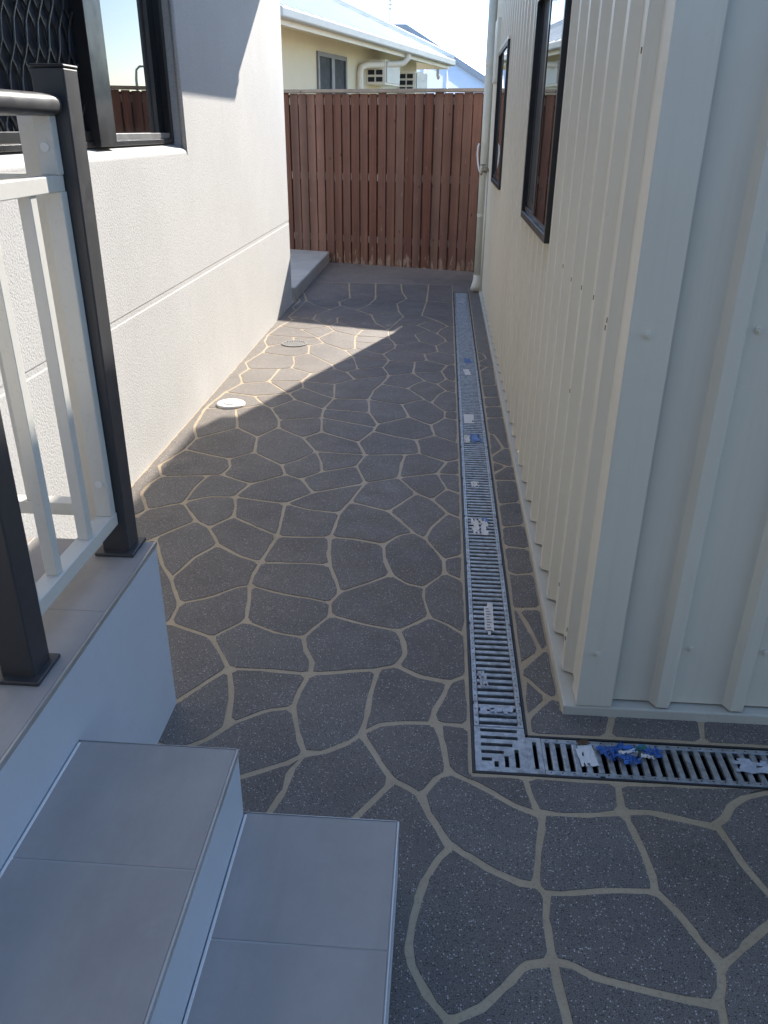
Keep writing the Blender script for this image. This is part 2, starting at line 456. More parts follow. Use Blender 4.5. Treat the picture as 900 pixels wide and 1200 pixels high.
# outlines of the paving stones in millimetres on the ground plane
STONES = [
    [[-168,4771],[-140,4721],[-129,4698],[-103,4650],[-88,4630],[-67,4580],[-57,4560],[-32,4525],[-12,4586],[-7,4609],[8,4667],[15,4690],[48,4748],[49,4767],[31,4812],[21,4833],[2,4877],[-13,4893],[-63,4940],[-84,4942],[-115,4901],[-131,4877],[-163,4800]],
    [[-174,4809],[-142,4883],[-126,4910],[-92,4950],[-90,4968],[-116,5028],[-131,5051],[-157,5108],[-175,5112],[-221,5090],[-247,5077],[-293,5053],[-305,5033],[-318,4967],[-322,4940],[-336,4873],[-324,4857],[-270,4833],[-247,4820],[-194,4795]],
    [[-196,4781],[-250,4807],[-273,4816],[-333,4842],[-346,4830],[-373,4742],[-379,4710],[-383,4644],[-386,4618],[-391,4553],[-375,4535],[-309,4504],[-282,4495],[-213,4466],[-188,4475],[-146,4521],[-127,4538],[-83,4566],[-80,4580],[-105,4630],[-115,4650],[-142,4697],[-152,4719],[-175,4766]],
    [[-76,4552],[-119,4528],[-133,4512],[-182,4463],[-189,4439],[-168,4364],[-161,4332],[-144,4256],[-132,4234],[-92,4192],[-75,4175],[-32,4134],[-19,4135],[6,4178],[13,4195],[39,4236],[46,4262],[46,4337],[41,4364],[12,4417],[1,4441],[-23,4493],[-36,4509],[-62,4550]],
    [[374,1785],[376,1821],[359,1828],[344,1814],[298,1752],[291,1736],[290,1721],[290,1694],[303,1686],[372,1686],[401,1688],[468,1688],[484,1702],[504,1763],[499,1776],[451,1775],[431,1774],[384,1775]],
    [[595,1036],[589,1012],[575,978],[570,938],[568,926],[561,882],[555,863],[530,804],[521,779],[501,723],[487,697],[465,643],[475,628],[543,628],[575,627],[641,628],[670,627],[739,628],[766,627],[833,629],[864,629],[932,629],[960,629],[1028,628],[1043,643],[1042,701],[1043,730],[1042,788],[1042,815],[1040,874],[1043,899],[1044,961],[1041,986],[1040,1046],[1044,1071],[1044,1132],[1043,1158],[1039,1218],[1042,1243],[1040,1305],[1030,1309],[976,1279],[954,1265],[903,1231],[877,1215],[825,1185],[806,1178],[766,1177],[751,1171],[721,1144],[707,1130],[661,1094],[644,1082],[605,1049]],
    [[599,1066],[636,1091],[648,1107],[696,1146],[711,1156],[741,1181],[734,1220],[728,1233],[709,1279],[702,1299],[692,1353],[687,1365],[681,1387],[635,1400],[617,1404],[561,1415],[539,1423],[493,1418],[491,1401],[497,1383],[506,1330],[509,1305],[515,1251],[513,1234],[511,1216],[535,1181],[545,1167],[566,1123],[570,1106]],
    [[576,1057],[557,1097],[548,1117],[530,1156],[520,1171],[504,1196],[484,1202],[429,1200],[400,1197],[324,1185],[302,1183],[281,1182],[271,1129],[274,1108],[274,1057],[278,1043],[297,1040],[310,1035],[342,1019],[365,1012],[426,999],[451,994],[505,985],[522,984],[552,983],[569,1005],[579,1042]],
    [[362,4469],[300,4455],[288,4438],[286,4376],[289,4352],[289,4288],[300,4277],[360,4285],[375,4299],[374,4365],[377,4396],[376,4458]],
    [[289,4896],[299,4899],[355,4911],[370,4928],[372,5001],[369,5028],[373,5100],[371,5130],[373,5200],[374,5231],[377,5302],[375,5318],[349,5319],[332,5303],[297,5232],[289,5209],[289,5184],[289,5162],[289,5096],[289,5069],[289,5006],[288,4976],[288,4911]],
    [[288,4862],[290,4784],[288,4750],[289,4675],[301,4658],[358,4664],[370,4667],[375,4681],[373,4737],[376,4758],[375,4813],[375,4834],[376,4890],[363,4899],[301,4882]],
    [[6,2876],[-13,2796],[-11,2772],[9,2726],[18,2702],[47,2643],[58,2630],[106,2659],[116,2678],[118,2748],[117,2780],[118,2850],[116,2880],[116,2952],[113,2971],[74,3003],[61,2994],[21,2910]],
    [[4,2906],[26,2950],[34,2969],[56,3012],[53,3030],[31,3074],[23,3093],[-2,3136],[-16,3155],[-61,3191],[-77,3183],[-115,3120],[-129,3090],[-165,3031],[-165,3003],[-123,2942],[-111,2913],[-71,2847],[-60,2828],[-33,2801],[-23,2811],[-6,2881]],
    [[81,3018],[113,2993],[117,3053],[116,3075],[116,3127],[115,3147],[118,3201],[109,3219],[73,3248],[54,3241],[14,3166],[11,3142],[34,3100],[46,3080],[68,3033]],
    [[-1217,4768],[-1237,4707],[-1243,4680],[-1265,4615],[-1256,4597],[-1191,4577],[-1161,4569],[-1097,4549],[-1074,4551],[-1007,4571],[-982,4580],[-919,4606],[-913,4620],[-952,4674],[-965,4697],[-1003,4747],[-1017,4771],[-1056,4824],[-1078,4831],[-1127,4814],[-1148,4806],[-1204,4788]],
    [[-1203,4801],[-1154,4821],[-1129,4828],[-1081,4847],[-1071,4863],[-1061,4930],[-1062,4958],[-1058,5025],[-1058,5055],[-1057,5124],[-1071,5134],[-1135,5128],[-1163,5127],[-1230,5119],[-1247,5107],[-1255,5058],[-1260,5038],[-1271,4990],[-1269,4965],[-1245,4901],[-1239,4873],[-1219,4811]],
    [[-1231,4805],[-1250,4870],[-1260,4898],[-1282,4962],[-1287,4989],[-1272,5040],[-1271,5064],[-1261,5112],[-1264,5133],[-1282,5188],[-1290,5206],[-1311,5258],[-1314,5283],[-1297,5350],[-1292,5376],[-1282,5446],[-1273,5471],[-1261,5539],[-1257,5567],[-1257,5627],[-1255,5653],[-1256,5709],[-1259,5735],[-1277,5791],[-1286,5812],[-1306,5867],[-1312,5893],[-1316,5965],[-1317,5995],[-1324,6067],[-1326,6094],[-1318,6150],[-1316,6173],[-1309,6233],[-1308,6256],[-1301,6312],[-1299,6331],[-1292,6389],[-1291,6412],[-1277,6470],[-1270,6497],[-1254,6550],[-1251,6576],[-1237,6634],[-1240,6662],[-1280,6742],[-1285,6772],[-1282,6830],[-1280,6854],[-1276,6913],[-1274,6936],[-1268,6996],[-1273,7018],[-1291,7069],[-1300,7090],[-1319,7142],[-1322,7161],[-1322,7219],[-1316,7243],[-1313,7298],[-1314,7323],[-1309,7379],[-1309,7402],[-1305,7458],[-1310,7485],[-1337,7565],[-1342,7504],[-1343,7476],[-1340,7413],[-1343,7389],[-1340,7325],[-1341,7300],[-1341,7236],[-1340,7210],[-1340,7145],[-1341,7118],[-1344,7058],[-1343,7031],[-1343,6970],[-1342,6940],[-1341,6880],[-1342,6852],[-1339,6790],[-1341,6761],[-1341,6698],[-1345,6672],[-1343,6612],[-1341,6582],[-1343,6521],[-1342,6493],[-1341,6431],[-1341,6405],[-1339,6344],[-1343,6318],[-1341,6254],[-1342,6226],[-1340,6163],[-1340,6137],[-1342,6073],[-1340,6048],[-1341,5984],[-1341,5956],[-1342,5897],[-1341,5868],[-1341,5807],[-1338,5778],[-1340,5715],[-1338,5690],[-1341,5628],[-1340,5600],[-1340,5536],[-1341,5511],[-1340,5446],[-1337,5420],[-1341,5357],[-1339,5332],[-1340,5270],[-1342,5241],[-1340,5179],[-1339,5150],[-1336,5088],[-1339,5064],[-1338,5000],[-1343,4972],[-1338,4910],[-1341,4881],[-1338,4822],[-1341,4794],[-1339,4730],[-1340,4705],[-1339,4644],[-1339,4615],[-1339,4552],[-1341,4528],[-1340,4464],[-1338,4435],[-1338,4375],[-1339,4348],[-1340,4282],[-1339,4257],[-1338,4195],[-1339,4168],[-1337,4107],[-1338,4079],[-1339,4016],[-1338,3989],[-1338,3925],[-1341,3898],[-1339,3839],[-1337,3809],[-1340,3749],[-1338,3719],[-1337,3659],[-1337,3632],[-1337,3569],[-1339,3542],[-1339,3481],[-1339,3451],[-1337,3392],[-1336,3365],[-1340,3300],[-1339,3274],[-1341,3211],[-1337,3183],[-1338,3123],[-1338,3096],[-1336,3033],[-1328,3008],[-1284,2961],[-1268,2942],[-1226,2894],[-1203,2934],[-1208,2956],[-1234,3008],[-1249,3036],[-1273,3086],[-1282,3115],[-1282,3183],[-1277,3212],[-1261,3281],[-1257,3304],[-1276,3352],[-1284,3370],[-1304,3415],[-1301,3443],[-1279,3518],[-1271,3548],[-1252,3624],[-1245,3652],[-1243,3704],[-1241,3727],[-1236,3780],[-1238,3805],[-1258,3865],[-1271,3894],[-1288,3957],[-1295,3981],[-1300,4035],[-1303,4061],[-1307,4119],[-1311,4139],[-1312,4195],[-1317,4218],[-1321,4278],[-1319,4304],[-1312,4376],[-1307,4405],[-1300,4478],[-1294,4509],[-1286,4584],[-1282,4610],[-1259,4680],[-1251,4708],[-1231,4777]],
    [[-1041,4826],[-1006,4777],[-990,4756],[-953,4703],[-938,4681],[-904,4629],[-886,4636],[-842,4721],[-834,4750],[-843,4796],[-846,4818],[-859,4865],[-873,4872],[-939,4860],[-968,4854],[-1035,4841]],
    [[-1042,4854],[-970,4868],[-943,4873],[-876,4884],[-858,4900],[-845,4956],[-840,4980],[-831,5039],[-837,5059],[-892,5100],[-911,5116],[-963,5157],[-983,5163],[-1033,5147],[-1042,5125],[-1044,5058],[-1043,5031],[-1050,4961],[-1051,4933],[-1053,4865]],
    [[193,1458],[228,1433],[238,1429],[265,1419],[260,1453],[256,1466],[250,1508],[240,1514],[196,1516],[173,1514],[126,1513],[116,1528],[116,1590],[117,1618],[118,1675],[106,1690],[52,1696],[55,1646],[62,1620],[70,1547],[83,1527],[115,1507],[134,1500],[178,1471]],
    [[168,1457],[127,1483],[110,1494],[74,1512],[49,1503],[25,1465],[13,1443],[25,1393],[34,1378],[48,1354],[55,1338],[73,1310],[85,1301],[101,1286],[116,1279],[155,1251],[172,1241],[209,1225],[220,1220],[242,1217],[248,1231],[258,1286],[261,1310],[271,1362],[275,1378],[271,1395],[231,1414],[218,1421],[183,1445]],
    [[44,938],[65,917],[76,918],[120,941],[134,953],[164,981],[174,993],[202,1024],[214,1033],[250,1041],[258,1054],[257,1110],[257,1129],[263,1175],[259,1188],[250,1198],[217,1200],[205,1206],[163,1226],[147,1234],[107,1263],[93,1271],[76,1285],[51,1256],[44,1242],[25,1207],[23,1192],[12,1155],[9,1141],[2,1105],[-1,1088],[-4,1052],[-2,1037],[2,1010],[10,993],[35,954]],
    [[19,943],[-4,986],[-13,1003],[-21,1033],[-20,1052],[-15,1092],[-14,1110],[-6,1145],[-6,1160],[4,1198],[12,1212],[30,1251],[38,1265],[57,1291],[39,1330],[34,1342],[17,1370],[11,1386],[-7,1425],[-13,1438],[-34,1455],[-65,1472],[-76,1457],[-127,1381],[-142,1357],[-167,1321],[-170,1304],[-167,1258],[-166,1236],[-164,1188],[-155,1178],[-119,1177],[-113,1167],[-113,1108],[-111,1086],[-116,1027],[-111,1005],[-113,949],[-113,922],[-112,866],[-98,855],[-39,853],[-14,850],[49,849],[61,855],[59,891],[54,904],[31,931]],
    [[-314,4038],[-319,4001],[-308,3988],[-231,3943],[-199,3925],[-115,3893],[-84,3897],[-23,3948],[-8,3973],[-18,4025],[-22,4046],[-27,4102],[-39,4121],[-79,4160],[-97,4182],[-138,4222],[-157,4219],[-212,4176],[-235,4156],[-293,4108],[-306,4089],[-313,4054]],
    [[-325,4065],[-321,4095],[-324,4114],[-344,4183],[-354,4211],[-376,4278],[-393,4294],[-453,4302],[-476,4307],[-535,4314],[-562,4314],[-621,4327],[-630,4313],[-630,4269],[-629,4249],[-624,4201],[-612,4184],[-561,4162],[-536,4151],[-486,4130],[-463,4120],[-412,4096],[-388,4089],[-336,4064]],
    [[-337,4050],[-388,4073],[-411,4084],[-461,4104],[-484,4116],[-537,4138],[-560,4147],[-614,4171],[-621,4162],[-610,4086],[-607,4050],[-595,3977],[-582,3956],[-537,3923],[-519,3910],[-470,3878],[-449,3864],[-404,3837],[-388,3841],[-367,3899],[-359,3926],[-339,3981],[-333,4000],[-330,4033]],
    [[-294,4121],[-242,4168],[-220,4189],[-166,4230],[-160,4259],[-174,4333],[-183,4363],[-199,4436],[-214,4460],[-282,4483],[-311,4496],[-378,4521],[-391,4513],[-385,4464],[-384,4440],[-376,4385],[-375,4362],[-370,4310],[-365,4286],[-343,4220],[-336,4194],[-312,4125]],
    [[-756,2270],[-820,2239],[-831,2215],[-828,2140],[-816,2120],[-763,2095],[-740,2086],[-690,2063],[-672,2064],[-652,2092],[-638,2107],[-607,2145],[-600,2171],[-613,2239],[-615,2273],[-631,2347],[-636,2361],[-661,2353],[-679,2340],[-731,2287]],
    [[-738,2300],[-684,2352],[-666,2364],[-638,2375],[-637,2387],[-640,2438],[-640,2461],[-634,2522],[-649,2542],[-716,2573],[-743,2593],[-803,2639],[-821,2640],[-860,2571],[-873,2548],[-887,2488],[-894,2463],[-909,2411],[-904,2383],[-881,2333],[-868,2311],[-842,2258],[-823,2252],[-766,2281]],
    [[-852,2247],[-880,2302],[-893,2327],[-916,2380],[-934,2408],[-978,2476],[-995,2505],[-1027,2574],[-1038,2600],[-1070,2669],[-1087,2666],[-1133,2588],[-1153,2585],[-1196,2635],[-1219,2654],[-1262,2704],[-1284,2723],[-1332,2771],[-1340,2701],[-1337,2672],[-1340,2610],[-1339,2583],[-1341,2515],[-1339,2488],[-1340,2421],[-1338,2393],[-1340,2331],[-1337,2302],[-1340,2235],[-1340,2206],[-1339,2144],[-1338,2114],[-1339,2048],[-1337,2019],[-1338,1954],[-1340,1926],[-1337,1863],[-1335,1833],[-1339,1770],[-1337,1741],[-1340,1678],[-1323,1663],[-1258,1663],[-1229,1662],[-1162,1664],[-1134,1662],[-1065,1662],[-1038,1662],[-970,1661],[-942,1665],[-876,1661],[-849,1662],[-783,1660],[-772,1674],[-788,1733],[-795,1760],[-816,1822],[-824,1848],[-844,1905],[-851,1931],[-870,1995],[-878,2019],[-898,2079],[-892,2095],[-850,2117],[-842,2139],[-844,2219]],
    [[-900,7252],[-921,7194],[-932,7167],[-954,7105],[-965,7081],[-985,7025],[-997,7000],[-1018,6946],[-1025,6919],[-1050,6868],[-1052,6839],[-1052,6776],[-1050,6755],[-1052,6698],[-1043,6670],[-1005,6614],[-991,6589],[-955,6530],[-937,6509],[-900,6450],[-874,6495],[-868,6518],[-851,6564],[-848,6587],[-855,6658],[-862,6689],[-871,6758],[-859,6781],[-793,6809],[-764,6824],[-702,6856],[-672,6871],[-609,6900],[-602,6916],[-635,6961],[-648,6979],[-684,7026],[-696,7045],[-728,7090],[-742,7108],[-781,7148],[-796,7163],[-833,7201],[-850,7218],[-885,7256]],
    [[-875,7270],[-824,7212],[-800,7187],[-745,7131],[-729,7129],[-712,7182],[-703,7206],[-684,7258],[-674,7279],[-658,7333],[-651,7357],[-641,7423],[-640,7454],[-632,7517],[-627,7545],[-616,7609],[-627,7625],[-682,7630],[-704,7629],[-759,7632],[-781,7633],[-833,7634],[-855,7622],[-881,7549],[-891,7519],[-917,7447],[-919,7420],[-908,7367],[-903,7342],[-894,7289]],
    [[-908,7287],[-918,7341],[-921,7361],[-933,7412],[-946,7431],[-998,7454],[-1016,7463],[-1067,7485],[-1087,7488],[-1143,7483],[-1163,7480],[-1218,7472],[-1225,7462],[-1198,7414],[-1186,7388],[-1158,7336],[-1147,7317],[-1120,7265],[-1104,7244],[-1053,7194],[-1029,7170],[-981,7121],[-962,7121],[-940,7179],[-931,7207],[-907,7261]],
    [[-720,7096],[-683,7053],[-667,7031],[-637,6988],[-622,6967],[-590,6924],[-571,6921],[-521,6958],[-499,6974],[-448,7014],[-424,7031],[-372,7068],[-365,7088],[-368,7143],[-374,7168],[-380,7225],[-383,7251],[-390,7307],[-391,7331],[-396,7389],[-410,7398],[-466,7384],[-492,7374],[-547,7362],[-572,7355],[-629,7340],[-646,7325],[-664,7270],[-674,7250],[-691,7193],[-701,7167],[-721,7116]],
    [[-1154,5824],[-1182,5788],[-1198,5772],[-1232,5732],[-1238,5713],[-1242,5656],[-1244,5628],[-1239,5570],[-1231,5552],[-1178,5531],[-1155,5524],[-1098,5503],[-1075,5492],[-1022,5473],[-997,5481],[-938,5552],[-927,5581],[-939,5655],[-942,5688],[-954,5761],[-972,5782],[-1051,5810],[-1080,5815],[-1135,5829]],
    [[-1140,5847],[-1087,5835],[-1082,5850],[-1094,5920],[-1101,5950],[-1114,6022],[-1131,6039],[-1197,6050],[-1229,6060],[-1297,6071],[-1312,6062],[-1307,5992],[-1302,5964],[-1295,5893],[-1293,5869],[-1276,5822],[-1266,5800],[-1249,5751],[-1205,5787],[-1191,5804],[-1158,5838]],
    [[115,4921],[119,4943],[106,4955],[71,4990],[56,4983],[16,4906],[15,4880],[33,4837],[43,4815],[61,4771],[74,4755],[111,4727],[115,4805],[113,4833],[116,4901]],
    [[-1265,3182],[-1265,3118],[-1261,3093],[-1234,3044],[-1222,3017],[-1197,2965],[-1184,2958],[-1138,2983],[-1122,2998],[-1076,3021],[-1067,3041],[-1065,3108],[-1067,3137],[-1064,3201],[-1059,3230],[-1047,3301],[-1062,3313],[-1129,3306],[-1156,3301],[-1228,3290],[-1246,3276],[-1266,3211]],
    [[-1225,3304],[-1156,3315],[-1127,3318],[-1054,3330],[-1029,3335],[-991,3342],[-980,3360],[-968,3423],[-972,3450],[-993,3516],[-1013,3536],[-1095,3565],[-1132,3582],[-1218,3620],[-1236,3614],[-1260,3541],[-1265,3509],[-1288,3442],[-1285,3408],[-1252,3322]],
    [[-85,3862],[-74,3801],[-71,3772],[-67,3708],[-58,3685],[-13,3654],[8,3639],[57,3607],[71,3603],[111,3630],[119,3653],[119,3722],[118,3751],[117,3826],[118,3839],[109,3857],[66,3890],[48,3905],[8,3941],[-14,3938],[-77,3886]],
    [[-121,3879],[-207,3912],[-239,3931],[-309,3971],[-328,3966],[-348,3912],[-358,3887],[-379,3832],[-380,3804],[-361,3748],[-354,3726],[-337,3666],[-316,3653],[-252,3664],[-222,3669],[-159,3674],[-135,3678],[-90,3692],[-79,3712],[-86,3773],[-88,3797],[-102,3860]],
    [[12,3952],[50,3920],[69,3905],[109,3870],[115,3936],[114,3960],[117,4016],[117,4043],[117,4100],[116,4127],[118,4185],[116,4196],[107,4208],[63,4229],[50,4225],[25,4182],[16,4163],[-10,4124],[-14,4103],[-6,4051],[-2,4023],[3,3971]],
    [[-28,1472],[-6,1454],[5,1463],[29,1505],[53,1524],[55,1545],[45,1618],[40,1646],[28,1684],[15,1695],[-34,1693],[-56,1691],[-101,1681],[-115,1678],[-151,1648],[-146,1632],[-111,1570],[-102,1549],[-70,1500],[-59,1489]],
    [[-88,1496],[-115,1541],[-126,1563],[-158,1617],[-168,1629],[-185,1611],[-195,1599],[-239,1569],[-258,1560],[-288,1551],[-301,1544],[-317,1504],[-318,1486],[-325,1436],[-328,1413],[-348,1352],[-351,1326],[-341,1271],[-341,1249],[-331,1191],[-319,1178],[-266,1180],[-241,1178],[-190,1179],[-180,1188],[-183,1238],[-184,1256],[-186,1307],[-180,1325],[-157,1367],[-142,1389],[-90,1468]],
    [[374,4497],[376,4556],[374,4581],[375,4640],[377,4654],[361,4649],[299,4635],[289,4619],[287,4563],[286,4542],[291,4485],[304,4476],[360,4485]],
    [[-332,5414],[-340,5353],[-346,5329],[-357,5265],[-357,5240],[-336,5171],[-330,5146],[-313,5077],[-296,5068],[-248,5093],[-227,5104],[-177,5128],[-166,5146],[-166,5209],[-163,5236],[-162,5299],[-163,5326],[-161,5387],[-176,5403],[-234,5413],[-258,5416],[-319,5425]],
    [[-321,5439],[-259,5428],[-232,5424],[-173,5415],[-145,5422],[-92,5455],[-84,5476],[-89,5529],[-96,5550],[-100,5604],[-113,5626],[-159,5659],[-185,5674],[-234,5709],[-255,5720],[-309,5755],[-323,5751],[-346,5690],[-355,5663],[-375,5605],[-379,5581],[-362,5527],[-354,5507],[-335,5452]],
    [[-349,5453],[-368,5505],[-373,5526],[-389,5575],[-404,5593],[-455,5629],[-473,5642],[-526,5676],[-543,5693],[-594,5729],[-614,5723],[-658,5689],[-658,5668],[-633,5607],[-622,5581],[-594,5518],[-578,5502],[-521,5487],[-495,5481],[-438,5467],[-411,5460]],
    [[-353,5432],[-411,5449],[-436,5453],[-491,5469],[-517,5473],[-574,5487],[-584,5477],[-569,5412],[-564,5381],[-551,5312],[-545,5286],[-530,5218],[-516,5204],[-459,5229],[-436,5237],[-380,5258],[-367,5274],[-357,5333],[-354,5357],[-346,5418]],
    [[-383,5241],[-438,5224],[-461,5214],[-518,5193],[-536,5177],[-579,5121],[-581,5096],[-559,5045],[-550,5026],[-528,4973],[-508,4968],[-435,5003],[-404,5016],[-335,5049],[-323,5072],[-338,5138],[-348,5164],[-365,5232]],
    [[-1314,7842],[-1302,7776],[-1296,7750],[-1282,7684],[-1273,7659],[-1259,7591],[-1254,7564],[-1237,7497],[-1222,7485],[-1169,7490],[-1141,7496],[-1085,7500],[-1064,7498],[-1014,7473],[-993,7465],[-944,7444],[-928,7456],[-901,7526],[-892,7560],[-863,7629],[-863,7662],[-866,7730],[-873,7758],[-885,7825],[-883,7856],[-896,7925],[-896,7954],[-906,8020],[-911,8050],[-917,8116],[-921,8147],[-928,8222],[-936,8252],[-939,8323],[-944,8355],[-953,8428],[-965,8444],[-1033,8445],[-1062,8444],[-1130,8446],[-1158,8444],[-1229,8442],[-1256,8444],[-1326,8444],[-1338,8430],[-1339,8370],[-1337,8338],[-1339,8279],[-1338,8251],[-1338,8188],[-1339,8160],[-1338,8095],[-1339,8073],[-1339,8007],[-1336,7983],[-1339,7918],[-1336,7898],[-1323,7862]],
    [[-1335,7855],[-1343,7884],[-1342,7804],[-1339,7778],[-1340,7708],[-1338,7681],[-1339,7612],[-1331,7578],[-1297,7488],[-1289,7460],[-1292,7403],[-1292,7380],[-1296,7324],[-1297,7300],[-1303,7246],[-1307,7220],[-1305,7163],[-1306,7144],[-1287,7098],[-1281,7077],[-1266,7035],[-1259,7101],[-1258,7128],[-1256,7191],[-1257,7219],[-1255,7283],[-1250,7311],[-1248,7371],[-1250,7398],[-1249,7460],[-1253,7491],[-1265,7557],[-1271,7585],[-1288,7650],[-1292,7680],[-1309,7743],[-1315,7774],[-1329,7837]],
    [[-716,1641],[-717,1596],[-704,1580],[-642,1554],[-629,1547],[-629,1557],[-579,1594],[-568,1605],[-540,1646],[-542,1675],[-552,1761],[-561,1795],[-581,1864],[-593,1870],[-624,1827],[-640,1803],[-685,1731],[-701,1709],[-713,1664]],
    [[-727,1672],[-716,1714],[-701,1739],[-653,1811],[-636,1838],[-602,1888],[-599,1906],[-623,1950],[-636,1973],[-675,2029],[-694,2050],[-745,2072],[-771,2082],[-823,2106],[-841,2107],[-875,2091],[-878,2073],[-860,2014],[-850,1989],[-832,1928],[-825,1906],[-807,1844],[-800,1818],[-781,1762],[-773,1735],[-756,1674],[-745,1662]],
    [[107,6015],[66,6013],[55,6001],[30,5955],[21,5934],[-3,5887],[-10,5863],[-4,5804],[-1,5782],[3,5721],[22,5697],[99,5650],[117,5653],[116,5719],[115,5748],[117,5815],[115,5840],[117,5906],[116,5935],[116,6001]],
    [[105,5630],[63,5656],[50,5664],[10,5689],[-13,5684],[-76,5630],[-87,5607],[-81,5552],[-80,5532],[-69,5474],[-58,5456],[-14,5415],[9,5401],[58,5361],[74,5358],[107,5385],[116,5403],[116,5424],[118,5493],[115,5520],[115,5591],[114,5605],[113,5621]],
    [[115,6529],[115,6597],[114,6623],[116,6690],[117,6718],[116,6785],[117,6811],[116,6875],[116,6904],[114,6970],[113,6997],[115,7065],[115,7093],[118,7159],[114,7184],[114,7250],[113,7277],[113,7345],[117,7376],[114,7438],[114,7458],[115,7491],[103,7504],[49,7526],[26,7535],[-28,7555],[-50,7563],[-105,7586],[-117,7577],[-121,7509],[-121,7483],[-125,7419],[-124,7390],[-127,7323],[-126,7295],[-131,7231],[-133,7202],[-137,7136],[-137,7110],[-141,7044],[-141,7015],[-145,6949],[-140,6925],[-104,6877],[-90,6858],[-59,6811],[-45,6792],[-12,6740],[1,6717],[33,6647],[44,6620],[75,6548],[85,6529],[110,6521]],
    [[108,6502],[80,6517],[67,6506],[34,6455],[25,6426],[11,6367],[5,6339],[-4,6278],[0,6251],[19,6207],[26,6185],[46,6138],[53,6115],[61,6041],[68,6029],[104,6029],[116,6049],[114,6109],[114,6135],[115,6198],[116,6225],[116,6288],[114,6316],[117,6377],[117,6406],[115,6468],[115,6483]],
    [[396,1402],[345,1401],[329,1402],[295,1400],[290,1377],[290,1360],[275,1307],[271,1285],[262,1223],[263,1208],[270,1197],[302,1196],[324,1200],[394,1212],[423,1214],[486,1217],[494,1218],[497,1237],[496,1252],[493,1304],[489,1330],[479,1379],[478,1397],[467,1413],[413,1406]],
    [[415,1421],[456,1431],[467,1446],[474,1503],[461,1515],[388,1514],[354,1515],[284,1517],[265,1507],[270,1470],[273,1455],[284,1421],[328,1414],[343,1414],[392,1419]],
    [[492,1437],[542,1439],[565,1436],[619,1423],[636,1418],[677,1411],[703,1432],[711,1441],[730,1469],[743,1481],[773,1502],[787,1506],[832,1523],[856,1524],[929,1530],[868,1529],[840,1524],[778,1525],[749,1522],[686,1518],[658,1516],[596,1517],[570,1514],[505,1511],[489,1502],[487,1446]],
    [[-145,3557],[-147,3493],[-149,3468],[-151,3401],[-138,3393],[-82,3413],[-56,3422],[1,3446],[16,3461],[29,3509],[37,3532],[51,3579],[45,3594],[-1,3628],[-17,3642],[-62,3678],[-80,3682],[-124,3664],[-138,3649],[-143,3586]],
    [[-158,3584],[-150,3645],[-163,3660],[-226,3649],[-255,3648],[-319,3643],[-334,3627],[-345,3581],[-348,3557],[-359,3509],[-355,3486],[-336,3421],[-325,3390],[-308,3329],[-293,3318],[-243,3341],[-224,3350],[-175,3376],[-166,3393],[-162,3464],[-163,3493],[-163,3558]],
    [[-337,1437],[-339,1488],[-332,1507],[-316,1535],[-336,1515],[-353,1509],[-399,1482],[-415,1473],[-463,1449],[-479,1449],[-530,1474],[-553,1487],[-601,1511],[-615,1488],[-630,1491],[-701,1525],[-714,1518],[-717,1457],[-717,1430],[-717,1370],[-716,1342],[-714,1279],[-715,1255],[-718,1192],[-703,1181],[-636,1179],[-611,1177],[-545,1177],[-517,1179],[-452,1180],[-425,1180],[-360,1180],[-347,1193],[-355,1246],[-362,1272],[-367,1326],[-364,1353],[-346,1417]],
    [[-1010,4364],[-1055,4335],[-1073,4319],[-1120,4293],[-1127,4270],[-1108,4197],[-1097,4170],[-1081,4097],[-1071,4069],[-1055,3998],[-1041,3972],[-995,3928],[-975,3909],[-931,3866],[-915,3869],[-889,3916],[-877,3937],[-853,3988],[-848,4018],[-861,4103],[-870,4134],[-899,4204],[-911,4235],[-941,4302],[-955,4326],[-991,4363]],
    [[-986,4378],[-948,4342],[-934,4348],[-898,4402],[-882,4426],[-847,4482],[-848,4509],[-888,4583],[-908,4591],[-974,4568],[-999,4560],[-1062,4536],[-1069,4521],[-1041,4470],[-1028,4447],[-997,4395]],
    [[-1011,4393],[-1044,4443],[-1058,4468],[-1085,4519],[-1105,4533],[-1170,4555],[-1195,4563],[-1258,4582],[-1274,4571],[-1281,4503],[-1283,4475],[-1296,4406],[-1296,4378],[-1304,4309],[-1294,4295],[-1235,4297],[-1209,4296],[-1150,4299],[-1129,4303],[-1083,4331],[-1064,4345],[-1017,4377]],
    [[-929,4309],[-901,4240],[-886,4213],[-859,4146],[-842,4132],[-793,4146],[-771,4152],[-721,4166],[-701,4177],[-647,4185],[-638,4201],[-645,4251],[-643,4273],[-646,4321],[-657,4341],[-699,4376],[-718,4392],[-762,4424],[-776,4442],[-820,4477],[-839,4471],[-874,4415],[-890,4391],[-925,4335]],
    [[-270,2753],[-197,2731],[-178,2738],[-138,2794],[-122,2809],[-84,2828],[-86,2846],[-121,2905],[-140,2932],[-178,2996],[-198,3016],[-257,3040],[-281,3056],[-338,3078],[-354,3071],[-373,2994],[-379,2964],[-382,2892],[-380,2861],[-386,2785],[-373,2768],[-298,2760]],
    [[-302,2745],[-372,2753],[-386,2739],[-379,2667],[-377,2637],[-363,2560],[-357,2529],[-333,2459],[-324,2432],[-309,2377],[-293,2370],[-250,2404],[-224,2423],[-158,2483],[-151,2508],[-173,2578],[-177,2612],[-185,2693],[-203,2716],[-274,2737]],
    [[-417,2754],[-488,2747],[-519,2744],[-582,2743],[-598,2729],[-605,2659],[-610,2630],[-615,2560],[-606,2545],[-553,2550],[-530,2548],[-476,2552],[-453,2553],[-395,2549],[-378,2564],[-395,2636],[-393,2666],[-403,2738]],
